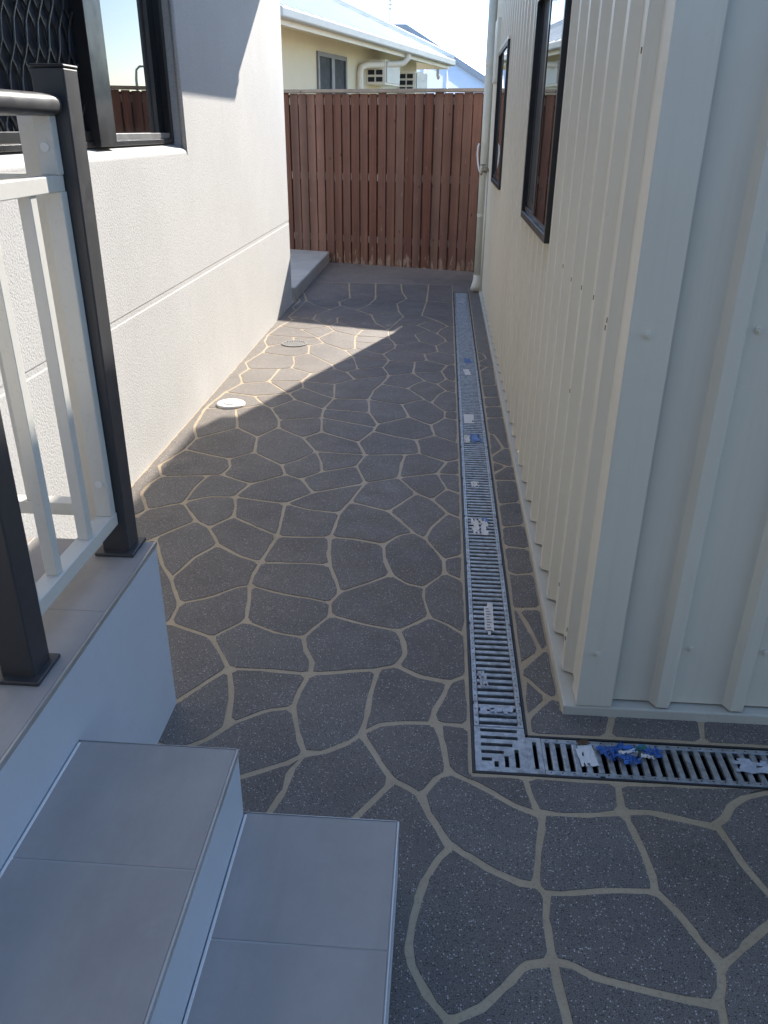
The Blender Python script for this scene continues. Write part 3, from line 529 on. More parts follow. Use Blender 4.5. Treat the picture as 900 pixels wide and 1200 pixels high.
    [[-400,2785],[-396,2854],[-395,2888],[-389,2960],[-402,2977],[-448,2983],[-467,2988],[-515,2996],[-540,3005],[-604,3036],[-619,3030],[-614,2962],[-611,2933],[-607,2863],[-604,2841],[-599,2773],[-584,2758],[-516,2759],[-487,2761],[-417,2767]],
    [[365,2295],[322,2292],[311,2278],[324,2233],[330,2213],[339,2167],[343,2144],[354,2085],[358,2074],[373,2094],[372,2170],[372,2203],[373,2283]],
    [[370,2058],[359,2055],[347,2038],[303,1979],[291,1961],[288,1935],[303,1921],[343,1858],[359,1845],[370,1851],[374,1866],[373,1936],[372,1967],[373,2041]],
    [[116,4686],[118,4702],[108,4713],[70,4740],[57,4736],[26,4686],[16,4660],[3,4602],[-4,4578],[-16,4517],[-11,4494],[11,4444],[23,4422],[52,4371],[65,4363],[109,4366],[117,4378],[117,4435],[119,4456],[118,4514],[117,4536],[117,4590],[119,4615],[117,4671]],
    [[106,4354],[67,4351],[58,4333],[55,4262],[69,4242],[107,4223],[117,4237],[119,4335]],
    [[319,3990],[334,3923],[339,3893],[352,3822],[357,3810],[371,3810],[375,3824],[373,3890],[374,3918],[376,3984],[376,4009],[375,4073],[375,4102],[377,4166],[375,4194],[376,4261],[361,4273],[302,4255],[287,4235],[286,4160],[286,4128],[286,4049],[290,4030],[288,4018],[313,4006]],
    [[302,3993],[291,3996],[289,3983],[289,3913],[286,3884],[288,3813],[283,3784],[287,3716],[331,3789],[337,3818],[325,3884],[321,3911],[309,3977]],
    [[342,3776],[299,3701],[288,3673],[288,3633],[298,3616],[342,3580],[354,3570],[369,3571],[374,3588],[376,3665],[376,3698],[375,3774],[372,3793],[354,3793]],
    [[-666,3839],[-634,3778],[-620,3750],[-591,3689],[-571,3677],[-516,3671],[-492,3667],[-440,3662],[-414,3660],[-360,3655],[-354,3666],[-370,3722],[-375,3743],[-394,3802],[-406,3820],[-455,3852],[-473,3862],[-520,3894],[-544,3908],[-588,3937],[-606,3931],[-661,3869]],
    [[-672,3882],[-619,3945],[-609,3974],[-619,4054],[-621,4085],[-636,4159],[-652,4173],[-726,4150],[-760,4142],[-833,4122],[-848,4100],[-833,4022],[-818,3990],[-770,3944],[-747,3921],[-692,3877]],
    [[-699,3862],[-751,3908],[-771,3927],[-825,3974],[-841,3975],[-870,3924],[-880,3907],[-905,3853],[-912,3832],[-899,3753],[-894,3724],[-881,3649],[-870,3623],[-815,3572],[-790,3551],[-736,3498],[-713,3498],[-670,3543],[-649,3570],[-602,3652],[-601,3682],[-634,3746],[-647,3773],[-679,3836]],
    [[111,5368],[81,5344],[69,5325],[57,5273],[51,5250],[36,5198],[36,5177],[50,5113],[52,5086],[64,5028],[73,5005],[111,4970],[118,5035],[118,5059],[120,5116],[118,5140],[117,5200],[116,5223],[116,5279],[116,5304]],
    [[-874,4588],[-834,4514],[-818,4491],[-775,4456],[-757,4444],[-715,4407],[-699,4393],[-657,4357],[-646,4363],[-635,4424],[-631,4452],[-618,4516],[-624,4541],[-676,4583],[-695,4602],[-742,4651],[-766,4670],[-811,4715],[-833,4706],[-874,4623]],
    [[365,2532],[321,2524],[308,2522],[290,2528],[289,2514],[290,2437],[289,2403],[287,2325],[290,2310],[314,2309],[364,2315],[374,2332],[374,2409],[374,2440],[374,2518]],
    [[377,2563],[374,2624],[373,2651],[375,2709],[363,2726],[301,2731],[286,2717],[287,2655],[289,2634],[286,2569],[289,2555],[310,2536],[323,2537],[367,2549]],
    [[-598,3640],[-639,3561],[-660,3532],[-707,3486],[-709,3459],[-685,3388],[-665,3363],[-616,3334],[-593,3345],[-538,3403],[-530,3434],[-545,3517],[-553,3556],[-582,3640]],
    [[-571,3642],[-543,3557],[-532,3522],[-519,3442],[-507,3431],[-454,3458],[-434,3470],[-381,3498],[-369,3512],[-361,3566],[-357,3582],[-347,3627],[-356,3641],[-413,3647],[-435,3648],[-491,3653],[-511,3654],[-568,3659]],
    [[-327,2272],[-318,2226],[-303,2208],[-234,2181],[-201,2168],[-114,2148],[-87,2151],[-55,2178],[-42,2191],[-9,2225],[-4,2247],[-18,2328],[-24,2351],[-21,2399],[-30,2409],[-73,2421],[-88,2433],[-127,2471],[-150,2470],[-222,2411],[-243,2395],[-297,2355],[-307,2337],[-324,2292]],
    [[-335,2300],[-319,2344],[-319,2367],[-337,2431],[-348,2455],[-368,2520],[-391,2535],[-452,2541],[-477,2539],[-532,2536],[-558,2533],[-609,2530],[-620,2519],[-623,2460],[-626,2439],[-623,2388],[-604,2369],[-530,2342],[-501,2332],[-439,2317],[-411,2313],[-351,2294]],
    [[-349,2282],[-411,2302],[-444,2306],[-504,2320],[-536,2330],[-605,2359],[-616,2346],[-602,2275],[-597,2242],[-588,2172],[-570,2145],[-486,2102],[-456,2092],[-404,2085],[-390,2091],[-370,2134],[-359,2151],[-333,2200],[-332,2221],[-335,2269]],
    [[-816,3231],[-830,3186],[-838,3164],[-848,3117],[-835,3106],[-765,3088],[-733,3080],[-649,3066],[-623,3070],[-589,3112],[-575,3126],[-539,3168],[-539,3187],[-565,3236],[-575,3259],[-605,3310],[-622,3323],[-669,3351],[-689,3349],[-738,3310],[-757,3290],[-802,3250]],
    [[-811,3266],[-762,3301],[-744,3321],[-700,3361],[-697,3384],[-722,3458],[-741,3484],[-798,3535],[-821,3558],[-877,3612],[-905,3606],[-969,3547],[-980,3519],[-958,3449],[-955,3423],[-965,3356],[-956,3337],[-903,3301],[-881,3287],[-830,3262]],
    [[-839,3249],[-891,3277],[-911,3291],[-966,3323],[-986,3331],[-1023,3322],[-1033,3302],[-1046,3230],[-1050,3200],[-1053,3137],[-1053,3112],[-1054,3049],[-990,3091],[-964,3102],[-879,3108],[-863,3120],[-853,3170],[-846,3189],[-833,3233]],
    [[47,5346],[3,5386],[-19,5405],[-66,5444],[-89,5445],[-141,5410],[-150,5389],[-149,5329],[-149,5304],[-150,5241],[-151,5216],[-150,5151],[-139,5142],[-79,5164],[-52,5172],[7,5189],[25,5202],[35,5252],[41,5280],[54,5329]],
    [[-147,1806],[-147,1731],[-152,1704],[-154,1666],[-124,1692],[-108,1698],[-58,1707],[-37,1708],[12,1711],[19,1741],[21,1764],[47,1829],[53,1849],[57,1873],[45,1880],[-13,1894],[-33,1903],[-79,1935],[-96,1941],[-130,1928],[-136,1908],[-145,1839]],
    [[-158,1839],[-152,1905],[-164,1916],[-220,1906],[-246,1899],[-320,1885],[-338,1871],[-350,1810],[-352,1789],[-356,1748],[-350,1721],[-328,1642],[-317,1617],[-301,1575],[-263,1575],[-249,1584],[-206,1614],[-193,1622],[-175,1646],[-173,1657],[-164,1705],[-165,1733],[-162,1809]],
    [[-136,1942],[-104,1953],[-92,1966],[-77,2003],[-74,2022],[-84,2071],[-86,2089],[-100,2125],[-121,2136],[-208,2158],[-239,2168],[-306,2194],[-324,2190],[-349,2145],[-357,2126],[-377,2087],[-380,2070],[-370,2026],[-363,2009],[-338,1958],[-333,1942],[-333,1905],[-318,1904],[-248,1916],[-222,1923],[-157,1933]],
    [[-306,5768],[-254,5733],[-229,5717],[-179,5685],[-160,5672],[-108,5636],[-84,5640],[-23,5695],[-8,5717],[-16,5780],[-18,5804],[-21,5862],[-32,5884],[-72,5925],[-89,5942],[-131,5981],[-152,5981],[-210,5939],[-236,5921],[-296,5880],[-309,5855],[-313,5792]],
    [[-324,5784],[-322,5857],[-335,5872],[-406,5882],[-434,5892],[-502,5907],[-534,5910],[-606,5923],[-616,5914],[-607,5852],[-606,5822],[-601,5759],[-589,5740],[-541,5703],[-521,5695],[-470,5657],[-451,5644],[-402,5610],[-390,5614],[-364,5676],[-354,5702],[-332,5760]],
    [[-296,5892],[-238,5933],[-215,5952],[-156,5991],[-151,6017],[-165,6094],[-176,6125],[-188,6201],[-186,6227],[-159,6269],[-146,6288],[-120,6335],[-108,6347],[-87,6364],[-90,6382],[-123,6442],[-138,6469],[-173,6531],[-197,6549],[-253,6574],[-280,6586],[-339,6612],[-352,6604],[-363,6545],[-370,6521],[-381,6464],[-384,6442],[-395,6384],[-397,6355],[-389,6289],[-390,6260],[-381,6192],[-379,6165],[-372,6100],[-369,6068],[-343,6001],[-334,5969],[-313,5896]],
    [[-328,5895],[-349,5967],[-355,5994],[-378,6065],[-396,6080],[-452,6091],[-478,6090],[-537,6104],[-562,6106],[-621,6117],[-631,6106],[-627,6044],[-625,6016],[-622,5953],[-605,5939],[-535,5923],[-505,5919],[-437,5905],[-408,5899],[-334,5886]],
    [[-334,5035],[-406,5001],[-436,4988],[-504,4957],[-528,4937],[-567,4896],[-584,4877],[-624,4834],[-631,4812],[-624,4745],[-621,4717],[-613,4648],[-610,4620],[-603,4553],[-584,4540],[-518,4541],[-489,4542],[-421,4542],[-406,4557],[-399,4622],[-396,4645],[-393,4714],[-388,4734],[-375,4783],[-371,4801],[-358,4845],[-351,4871],[-340,4936],[-335,4966],[-324,5027]],
    [[-1001,5441],[-987,5382],[-983,5357],[-971,5294],[-968,5265],[-966,5191],[-955,5166],[-906,5129],[-882,5110],[-832,5069],[-811,5069],[-766,5113],[-747,5132],[-702,5175],[-696,5195],[-719,5269],[-730,5292],[-764,5341],[-777,5361],[-813,5407],[-825,5426],[-864,5477],[-875,5493],[-910,5543],[-930,5540],[-989,5470]],
    [[-1025,5460],[-1081,5481],[-1105,5490],[-1160,5511],[-1178,5521],[-1236,5537],[-1249,5533],[-1262,5468],[-1269,5439],[-1282,5374],[-1286,5350],[-1298,5283],[-1297,5258],[-1278,5211],[-1271,5190],[-1251,5142],[-1233,5132],[-1163,5139],[-1135,5141],[-1064,5146],[-1038,5154],[-989,5172],[-979,5192],[-977,5265],[-980,5295],[-992,5354],[-999,5380],[-1012,5442]],
    [[-56,3205],[-11,3167],[7,3177],[47,3251],[54,3281],[38,3340],[33,3365],[19,3423],[2,3429],[-54,3408],[-79,3400],[-136,3379],[-145,3360],[-114,3306],[-103,3281],[-71,3225]],
    [[-86,3221],[-113,3276],[-125,3300],[-154,3356],[-173,3363],[-221,3339],[-242,3331],[-291,3306],[-303,3285],[-320,3217],[-329,3183],[-342,3114],[-333,3094],[-277,3068],[-254,3057],[-196,3029],[-177,3037],[-140,3102],[-124,3129],[-87,3194]],
    [[76,3267],[111,3240],[120,3250],[116,3318],[118,3349],[118,3415],[103,3435],[41,3435],[29,3424],[42,3362],[51,3340],[64,3281]],
    [[-386,6106],[-391,6168],[-393,6196],[-399,6256],[-399,6288],[-406,6347],[-421,6360],[-491,6345],[-517,6339],[-586,6325],[-602,6307],[-613,6241],[-616,6212],[-630,6146],[-619,6127],[-562,6120],[-536,6115],[-477,6107],[-455,6100],[-397,6093]],
    [[-540,4965],[-565,5016],[-572,5042],[-596,5090],[-615,5114],[-671,5160],[-695,5160],[-739,5121],[-759,5100],[-804,5058],[-815,5036],[-827,4980],[-831,4957],[-844,4900],[-831,4886],[-759,4867],[-730,4857],[-660,4840],[-634,4846],[-595,4885],[-580,4904],[-543,4943]],
    [[-588,5125],[-546,5186],[-542,5212],[-555,5279],[-558,5310],[-572,5377],[-579,5406],[-594,5472],[-627,5428],[-639,5410],[-666,5362],[-678,5344],[-706,5293],[-707,5269],[-683,5201],[-668,5174],[-611,5125]],
    [[-607,5514],[-634,5578],[-644,5603],[-674,5666],[-691,5690],[-731,5734],[-749,5756],[-789,5801],[-805,5819],[-845,5864],[-870,5858],[-930,5795],[-940,5765],[-929,5687],[-926,5656],[-915,5579],[-905,5553],[-869,5506],[-855,5485],[-822,5441],[-807,5421],[-772,5373],[-757,5353],[-723,5305],[-711,5302],[-683,5352],[-673,5375],[-644,5423],[-634,5443],[-605,5491]],
    [[-310,7642],[-330,7586],[-337,7562],[-357,7504],[-362,7480],[-383,7422],[-385,7398],[-379,7339],[-374,7312],[-366,7253],[-367,7229],[-360,7170],[-358,7144],[-350,7084],[-345,7059],[-330,6989],[-322,6957],[-306,6888],[-293,6878],[-243,6897],[-219,6910],[-167,6932],[-157,6950],[-156,7017],[-153,7046],[-149,7113],[-151,7139],[-144,7208],[-147,7233],[-140,7299],[-139,7326],[-138,7394],[-136,7425],[-133,7491],[-131,7520],[-129,7581],[-145,7603],[-204,7624],[-233,7631],[-297,7650]],
    [[-294,7663],[-229,7645],[-205,7637],[-144,7615],[-129,7625],[-131,7694],[-130,7721],[-132,7789],[-131,7813],[-130,7879],[-130,7910],[-127,7975],[-129,8003],[-128,8068],[-126,8096],[-129,8166],[-128,8191],[-128,8261],[-128,8284],[-129,8345],[-131,8371],[-133,8431],[-144,8443],[-207,8445],[-233,8445],[-297,8444],[-321,8445],[-387,8443],[-399,8434],[-397,8398],[-393,8373],[-389,8306],[-390,8276],[-384,8215],[-381,8185],[-375,8115],[-375,8089],[-368,8024],[-368,7994],[-355,7937],[-352,7910],[-339,7850],[-334,7826],[-324,7770],[-320,7740],[-309,7679]],
    [[-322,7677],[-334,7737],[-340,7763],[-349,7824],[-354,7850],[-364,7906],[-371,7935],[-381,7994],[-383,8020],[-389,8090],[-391,8115],[-396,8182],[-400,8212],[-403,8275],[-404,8304],[-410,8372],[-412,8393],[-416,8433],[-426,8441],[-485,8444],[-511,8448],[-567,8441],[-592,8442],[-649,8441],[-661,8427],[-657,8365],[-655,8337],[-650,8272],[-649,8242],[-643,8176],[-642,8150],[-634,8088],[-635,8060],[-629,7998],[-626,7971],[-623,7912],[-622,7887],[-616,7820],[-612,7797],[-606,7734],[-606,7706],[-600,7645],[-600,7618],[-609,7549],[-614,7526],[-623,7459],[-627,7431],[-636,7364],[-625,7356],[-571,7368],[-546,7375],[-489,7391],[-468,7397],[-408,7412],[-396,7428],[-378,7487],[-371,7512],[-349,7570],[-343,7593],[-324,7652]],
    [[-909,6407],[-976,6363],[-1002,6347],[-1069,6306],[-1077,6282],[-1038,6224],[-1023,6197],[-981,6136],[-965,6115],[-927,6053],[-915,6052],[-895,6110],[-885,6130],[-868,6189],[-859,6209],[-838,6269],[-839,6290],[-859,6336],[-870,6358],[-886,6404]],
    [[-878,6416],[-857,6367],[-851,6345],[-827,6297],[-812,6277],[-771,6241],[-752,6226],[-712,6194],[-692,6179],[-653,6146],[-639,6151],[-628,6217],[-625,6246],[-615,6314],[-619,6335],[-661,6377],[-678,6395],[-719,6436],[-735,6451],[-773,6495],[-788,6511],[-830,6554],[-843,6550],[-857,6505],[-865,6485],[-884,6437]],
    [[-911,6438],[-945,6498],[-961,6523],[-1000,6579],[-1017,6607],[-1053,6661],[-1072,6672],[-1125,6659],[-1150,6656],[-1203,6643],[-1220,6631],[-1236,6573],[-1240,6548],[-1254,6495],[-1258,6472],[-1274,6414],[-1261,6394],[-1200,6360],[-1174,6348],[-1110,6312],[-1083,6314],[-1042,6339],[-1022,6351],[-974,6382],[-956,6392],[-911,6422]],
    [[-1111,6302],[-1176,6333],[-1204,6350],[-1266,6379],[-1281,6376],[-1291,6302],[-1291,6274],[-1302,6204],[-1303,6173],[-1312,6104],[-1297,6088],[-1225,6072],[-1197,6065],[-1129,6052],[-1097,6047],[-1032,6044],[-1008,6041],[-941,6034],[-937,6049],[-975,6110],[-994,6131],[-1033,6194],[-1048,6222],[-1091,6278]],
    [[-419,4528],[-487,4525],[-521,4529],[-587,4525],[-603,4514],[-615,4449],[-620,4422],[-631,4357],[-621,4340],[-562,4331],[-537,4329],[-478,4320],[-452,4319],[-394,4308],[-385,4324],[-390,4400],[-394,4434],[-405,4511]],
    [[-616,4559],[-620,4621],[-628,4648],[-633,4714],[-638,4743],[-643,4810],[-661,4824],[-733,4844],[-762,4852],[-829,4871],[-843,4863],[-835,4816],[-831,4795],[-822,4750],[-810,4730],[-764,4684],[-741,4666],[-693,4618],[-673,4599]],
    [[-654,6129],[-695,6163],[-716,6177],[-754,6212],[-774,6231],[-816,6261],[-830,6256],[-847,6200],[-854,6175],[-878,6118],[-885,6095],[-906,6038],[-905,6016],[-885,5967],[-877,5946],[-856,5897],[-845,5878],[-801,5832],[-783,5810],[-741,5768],[-725,5750],[-683,5703],[-664,5703],[-622,5737],[-612,5758],[-621,5825],[-625,5854],[-632,5921],[-633,5948],[-639,6012],[-640,6045],[-645,6107]],
    [[-603,6888],[-666,6858],[-694,6846],[-756,6816],[-782,6802],[-843,6773],[-853,6754],[-847,6685],[-843,6657],[-835,6591],[-827,6566],[-785,6526],[-768,6506],[-727,6466],[-710,6446],[-669,6405],[-653,6386],[-611,6343],[-588,6339],[-523,6355],[-493,6360],[-426,6369],[-420,6387],[-446,6441],[-461,6462],[-485,6518],[-497,6538],[-526,6593],[-535,6621],[-546,6689],[-555,6714],[-569,6783],[-573,6810],[-587,6880]],
    [[-574,6885],[-562,6820],[-556,6790],[-542,6718],[-535,6690],[-522,6625],[-515,6598],[-485,6548],[-476,6523],[-449,6472],[-438,6449],[-412,6396],[-391,6453],[-389,6476],[-381,6535],[-373,6558],[-366,6613],[-360,6641],[-346,6695],[-346,6715],[-333,6774],[-326,6796],[-315,6852],[-317,6878],[-334,6947],[-341,6976],[-357,7046],[-372,7052],[-422,7015],[-442,6998],[-492,6959],[-517,6947],[-570,6908]],
    [[-488,1893],[-557,1890],[-569,1875],[-543,1798],[-537,1768],[-523,1684],[-509,1672],[-449,1718],[-427,1729],[-381,1741],[-371,1751],[-368,1792],[-365,1815],[-354,1869],[-367,1884],[-454,1888]],
    [[-452,1906],[-367,1899],[-348,1905],[-350,1936],[-354,1956],[-378,2004],[-383,2022],[-394,2062],[-406,2071],[-462,2083],[-488,2089],[-573,2133],[-600,2135],[-629,2099],[-641,2086],[-665,2055],[-659,2037],[-625,1977],[-611,1958],[-586,1914],[-564,1904],[-486,1905]],
    [[51,1710],[103,1709],[116,1725],[118,1792],[115,1821],[114,1894],[111,1902],[83,1886],[75,1874],[66,1847],[61,1823],[39,1760],[33,1740],[39,1717]],
    [[65,831],[-1,833],[-31,836],[-98,837],[-110,823],[-111,747],[-113,715],[-113,644],[-99,628],[-41,628],[-16,629],[45,629],[67,629],[124,630],[148,632],[206,629],[225,641],[237,692],[242,717],[256,770],[259,790],[272,844],[275,868],[271,906],[270,926],[261,986],[261,1005],[260,1022],[224,1016],[210,1008],[189,982],[174,970],[146,940],[130,925],[83,902],[76,887],[75,843]],
    [[718,1418],[698,1403],[704,1370],[708,1355],[720,1305],[727,1283],[743,1239],[749,1224],[758,1199],[802,1193],[821,1198],[875,1231],[897,1249],[953,1280],[975,1296],[1029,1330],[1041,1349],[1040,1412],[1040,1436],[1042,1499],[1025,1514],[959,1513],[929,1513],[860,1509],[834,1507],[794,1492],[780,1484],[755,1466],[746,1458],[725,1427]],
    [[-11,2329],[6,2249],[16,2225],[52,2200],[69,2189],[109,2150],[119,2209],[119,2230],[118,2288],[120,2313],[117,2369],[118,2395],[117,2449],[107,2469],[65,2504],[45,2498],[0,2426],[-13,2400],[-12,2355]],
    [[-10,2434],[41,2506],[46,2535],[44,2606],[34,2634],[11,2698],[-3,2720],[-21,2768],[-34,2783],[-63,2815],[-79,2817],[-111,2802],[-129,2786],[-166,2727],[-173,2697],[-165,2614],[-155,2583],[-133,2508],[-122,2484],[-85,2444],[-67,2433],[-24,2421]],
    [[286,3424],[286,3402],[300,3398],[363,3401],[378,3412],[375,3469],[378,3490],[380,3541],[372,3556],[357,3555],[343,3543],[298,3471],[286,3454]],
    [[-102,7604],[-51,7581],[-27,7571],[26,7550],[50,7541],[104,7522],[114,7527],[115,7593],[117,7621],[120,7686],[118,7713],[115,7782],[115,7805],[115,7872],[118,7899],[116,7965],[117,7991],[116,8057],[116,8086],[117,8153],[115,8177],[116,8243],[116,8272],[116,8337],[116,8364],[115,8430],[104,8445],[51,8442],[27,8443],[-27,8441],[-50,8443],[-106,8443],[-116,8429],[-117,8371],[-114,8345],[-116,8284],[-113,8257],[-112,8193],[-115,8163],[-113,8097],[-115,8068],[-115,8003],[-114,7974],[-114,7907],[-114,7878],[-116,7812],[-116,7782],[-116,7714],[-115,7686],[-117,7621]],
    [[513,1690],[564,1688],[588,1688],[642,1689],[663,1690],[715,1687],[733,1701],[744,1765],[732,1775],[653,1775],[620,1777],[542,1777],[524,1765],[503,1703]],
    [[331,3570],[296,3599],[288,3587],[285,3494],[331,3548]],
    [[283,5713],[286,5651],[286,5626],[286,5568],[286,5537],[287,5482],[328,5536],[333,5559],[328,5608],[325,5628],[319,5677],[313,5691]],
    [[292,5732],[324,5696],[329,5677],[339,5630],[340,5608],[346,5556],[338,5531],[297,5470],[289,5443],[286,5396],[292,5377],[331,5340],[346,5330],[371,5333],[376,5349],[377,5411],[377,5437],[377,5499],[376,5526],[376,5589],[375,5613],[376,5676],[373,5704],[378,5763],[374,5793],[374,5854],[376,5880],[377,5941],[374,5969],[376,6032],[377,6060],[377,6120],[377,6146],[375,6208],[374,6237],[375,6296],[375,6327],[378,6387],[377,6411],[375,6476],[375,6501],[375,6566],[378,6590],[378,6652],[376,6680],[376,6745],[377,6769],[377,6830],[377,6860],[377,6923],[375,6945],[376,7009],[376,7038],[377,7097],[375,7125],[375,7187],[375,7213],[377,7274],[376,7302],[376,7365],[376,7389],[376,7452],[376,7481],[377,7544],[375,7567],[375,7631],[375,7656],[376,7722],[376,7747],[379,7808],[377,7834],[375,7897],[378,7925],[376,7987],[378,8015],[375,8076],[376,8103],[378,8163],[379,8189],[376,8251],[376,8282],[378,8345],[376,8367],[375,8435],[364,8443],[300,8444],[288,8430],[284,8367],[287,8342],[286,8277],[288,8253],[286,8189],[289,8163],[288,8100],[286,8073],[287,8012],[286,7987],[286,7921],[288,7894],[286,7833],[288,7804],[285,7740],[287,7717],[287,7655],[286,7628],[285,7564],[286,7539],[285,7479],[286,7447],[287,7385],[287,7361],[285,7298],[286,7271],[286,7208],[287,7183],[286,7120],[289,7091],[288,7029],[287,7003],[286,6942],[288,6913],[287,6851],[287,6825],[285,6762],[287,6734],[286,6670],[287,6645],[286,6586],[285,6554],[288,6491],[286,6467],[285,6406],[287,6378],[286,6314],[286,6291],[286,6226],[287,6198],[288,6136],[284,6107],[287,6050],[287,6022],[285,5954],[289,5932],[284,5869],[287,5842],[285,5780],[287,5760],[287,5741]],
    [[-898,3649],[-908,3719],[-914,3753],[-923,3828],[-937,3851],[-978,3896],[-1002,3912],[-1046,3959],[-1066,3960],[-1101,3919],[-1118,3899],[-1158,3859],[-1175,3842],[-1211,3798],[-1223,3777],[-1227,3726],[-1226,3708],[-1232,3653],[-1220,3639],[-1178,3618],[-1158,3610],[-1116,3592],[-1088,3580],[-1010,3551],[-978,3554],[-911,3617]],
    [[-529,3163],[-563,3123],[-575,3106],[-609,3063],[-602,3049],[-537,3017],[-504,3007],[-410,2992],[-386,3005],[-364,3081],[-356,3111],[-342,3179],[-335,3209],[-319,3276],[-396,3242],[-426,3223],[-505,3181]],
    [[-505,3196],[-433,3236],[-402,3254],[-329,3296],[-319,3321],[-337,3384],[-345,3412],[-364,3475],[-382,3483],[-432,3457],[-456,3441],[-505,3415],[-531,3395],[-584,3335],[-586,3312],[-563,3265],[-554,3242],[-526,3196]],
    [[-1063,6698],[-1065,6759],[-1066,6783],[-1067,6843],[-1064,6862],[-1040,6921],[-1028,6946],[-1010,7003],[-1000,7027],[-980,7082],[-984,7105],[-1039,7160],[-1060,7182],[-1112,7236],[-1130,7256],[-1156,7307],[-1169,7331],[-1194,7379],[-1208,7401],[-1231,7453],[-1240,7388],[-1241,7357],[-1243,7296],[-1243,7268],[-1244,7206],[-1245,7176],[-1248,7114],[-1250,7089],[-1251,7023],[-1255,6996],[-1257,6939],[-1261,6915],[-1265,6857],[-1266,6832],[-1273,6772],[-1264,6749],[-1227,6672],[-1208,6660],[-1153,6669],[-1129,6673],[-1074,6685]],
    [[322,5330],[292,5363],[284,5312],[285,5293],[282,5239],[322,5310]],
    [[104,2135],[61,2179],[45,2190],[14,2212],[-1,2210],[-32,2177],[-46,2169],[-76,2141],[-81,2129],[-70,2094],[-64,2074],[-58,2021],[-61,1999],[-75,1962],[-70,1950],[-26,1921],[-4,1911],[53,1899],[75,1898],[109,1923],[115,1938],[115,2007],[116,2037],[114,2103],[114,2120]],
    [[-1074,3007],[-1115,2982],[-1136,2972],[-1179,2944],[-1191,2928],[-1205,2865],[-1219,2865],[-1267,2918],[-1282,2938],[-1328,2992],[-1338,2914],[-1336,2885],[-1339,2814],[-1328,2787],[-1282,2742],[-1266,2722],[-1218,2676],[-1198,2655],[-1155,2607],[-1136,2613],[-1090,2688],[-1074,2711],[-1033,2770],[-1017,2790],[-975,2846],[-975,2870],[-1008,2923],[-1022,2948],[-1054,3000]],
    [[-1046,3008],[-1011,2952],[-995,2931],[-960,2875],[-946,2857],[-900,2822],[-883,2828],[-835,2897],[-828,2924],[-833,2977],[-837,3007],[-859,3079],[-879,3095],[-957,3089],[-987,3078],[-1042,3031]],
    [[-380,1725],[-421,1716],[-443,1704],[-507,1658],[-523,1636],[-554,1595],[-569,1581],[-603,1554],[-610,1538],[-602,1527],[-553,1503],[-532,1494],[-484,1465],[-453,1473],[-372,1517],[-347,1531],[-318,1555],[-314,1568],[-333,1609],[-339,1636],[-363,1711]],
    [[-1152,4284],[-1211,4284],[-1238,4282],[-1296,4280],[-1305,4267],[-1300,4193],[-1297,4162],[-1289,4092],[-1290,4060],[-1281,3986],[-1278,3959],[-1258,3901],[-1247,3877],[-1229,3817],[-1216,3814],[-1179,3854],[-1164,3872],[-1125,3915],[-1108,3930],[-1070,3972],[-1068,3995],[-1086,4065],[-1093,4095],[-1112,4167],[-1120,4194],[-1138,4269]],
    [[9,4917],[45,4993],[50,5024],[40,5084],[35,5112],[24,5170],[9,5178],[-49,5160],[-75,5150],[-139,5127],[-144,5114],[-118,5058],[-104,5030],[-76,4978],[-61,4953],[-10,4909]],
    [[58,2603],[62,2537],[71,2516],[110,2488],[114,2553],[114,2576],[117,2637],[105,2640],[65,2620]],
    [[340,2076],[330,2141],[322,2164],[312,2213],[306,2233],[297,2279],[288,2292],[287,2277],[289,2205],[287,2172],[287,2103],[288,2068],[287,2002],[332,2051]],
    [[-919,2418],[-904,2475],[-900,2498],[-886,2555],[-873,2580],[-834,2649],[-831,2675],[-853,2720],[-865,2740],[-890,2787],[-905,2805],[-951,2841],[-967,2836],[-1006,2783],[-1022,2760],[-1060,2708],[-1062,2683],[-1028,2613],[-1016,2582],[-983,2513],[-969,2484]],
    [[-124,5995],[-85,5954],[-66,5937],[-26,5897],[-11,5900],[9,5944],[19,5964],[42,6010],[48,6035],[41,6110],[34,6135],[14,6184],[8,6203],[-15,6252],[-26,6274],[-67,6342],[-81,6355],[-101,6340],[-109,6326],[-137,6283],[-147,6267],[-175,6223],[-178,6199],[-161,6124],[-152,6091],[-139,6019]],
    [[288,2891],[288,2837],[284,2815],[287,2766],[299,2751],[361,2739],[378,2753],[377,2818],[377,2848],[376,2914],[363,2925],[298,2905]],
    [[301,2918],[363,2939],[375,2962],[376,3032],[376,3063],[377,3134],[360,3149],[299,3123],[287,3104],[288,3035],[289,2999],[287,2930]],
    [[-1103,6019],[-1084,5947],[-1080,5915],[-1063,5847],[-1046,5824],[-967,5795],[-940,5805],[-878,5868],[-869,5894],[-886,5941],[-899,5961],[-917,6012],[-936,6023],[-999,6027],[-1027,6030],[-1089,6034]],
    [[59,6544],[32,6612],[18,6638],[-9,6703],[-29,6712],[-84,6684],[-103,6670],[-127,6621],[-140,6602],[-163,6559],[-160,6536],[-125,6473],[-111,6446],[-78,6383],[-63,6354],[-23,6292],[-4,6350],[1,6376],[12,6434],[22,6460],[59,6519]],
    [[-28,6737],[-60,6787],[-76,6806],[-105,6849],[-115,6868],[-149,6914],[-166,6922],[-215,6895],[-241,6891],[-290,6867],[-302,6848],[-316,6796],[-319,6773],[-330,6721],[-337,6692],[-347,6639],[-336,6623],[-275,6599],[-251,6587],[-192,6562],[-175,6567],[-151,6613],[-139,6635],[-113,6677],[-95,6696],[-33,6725]],
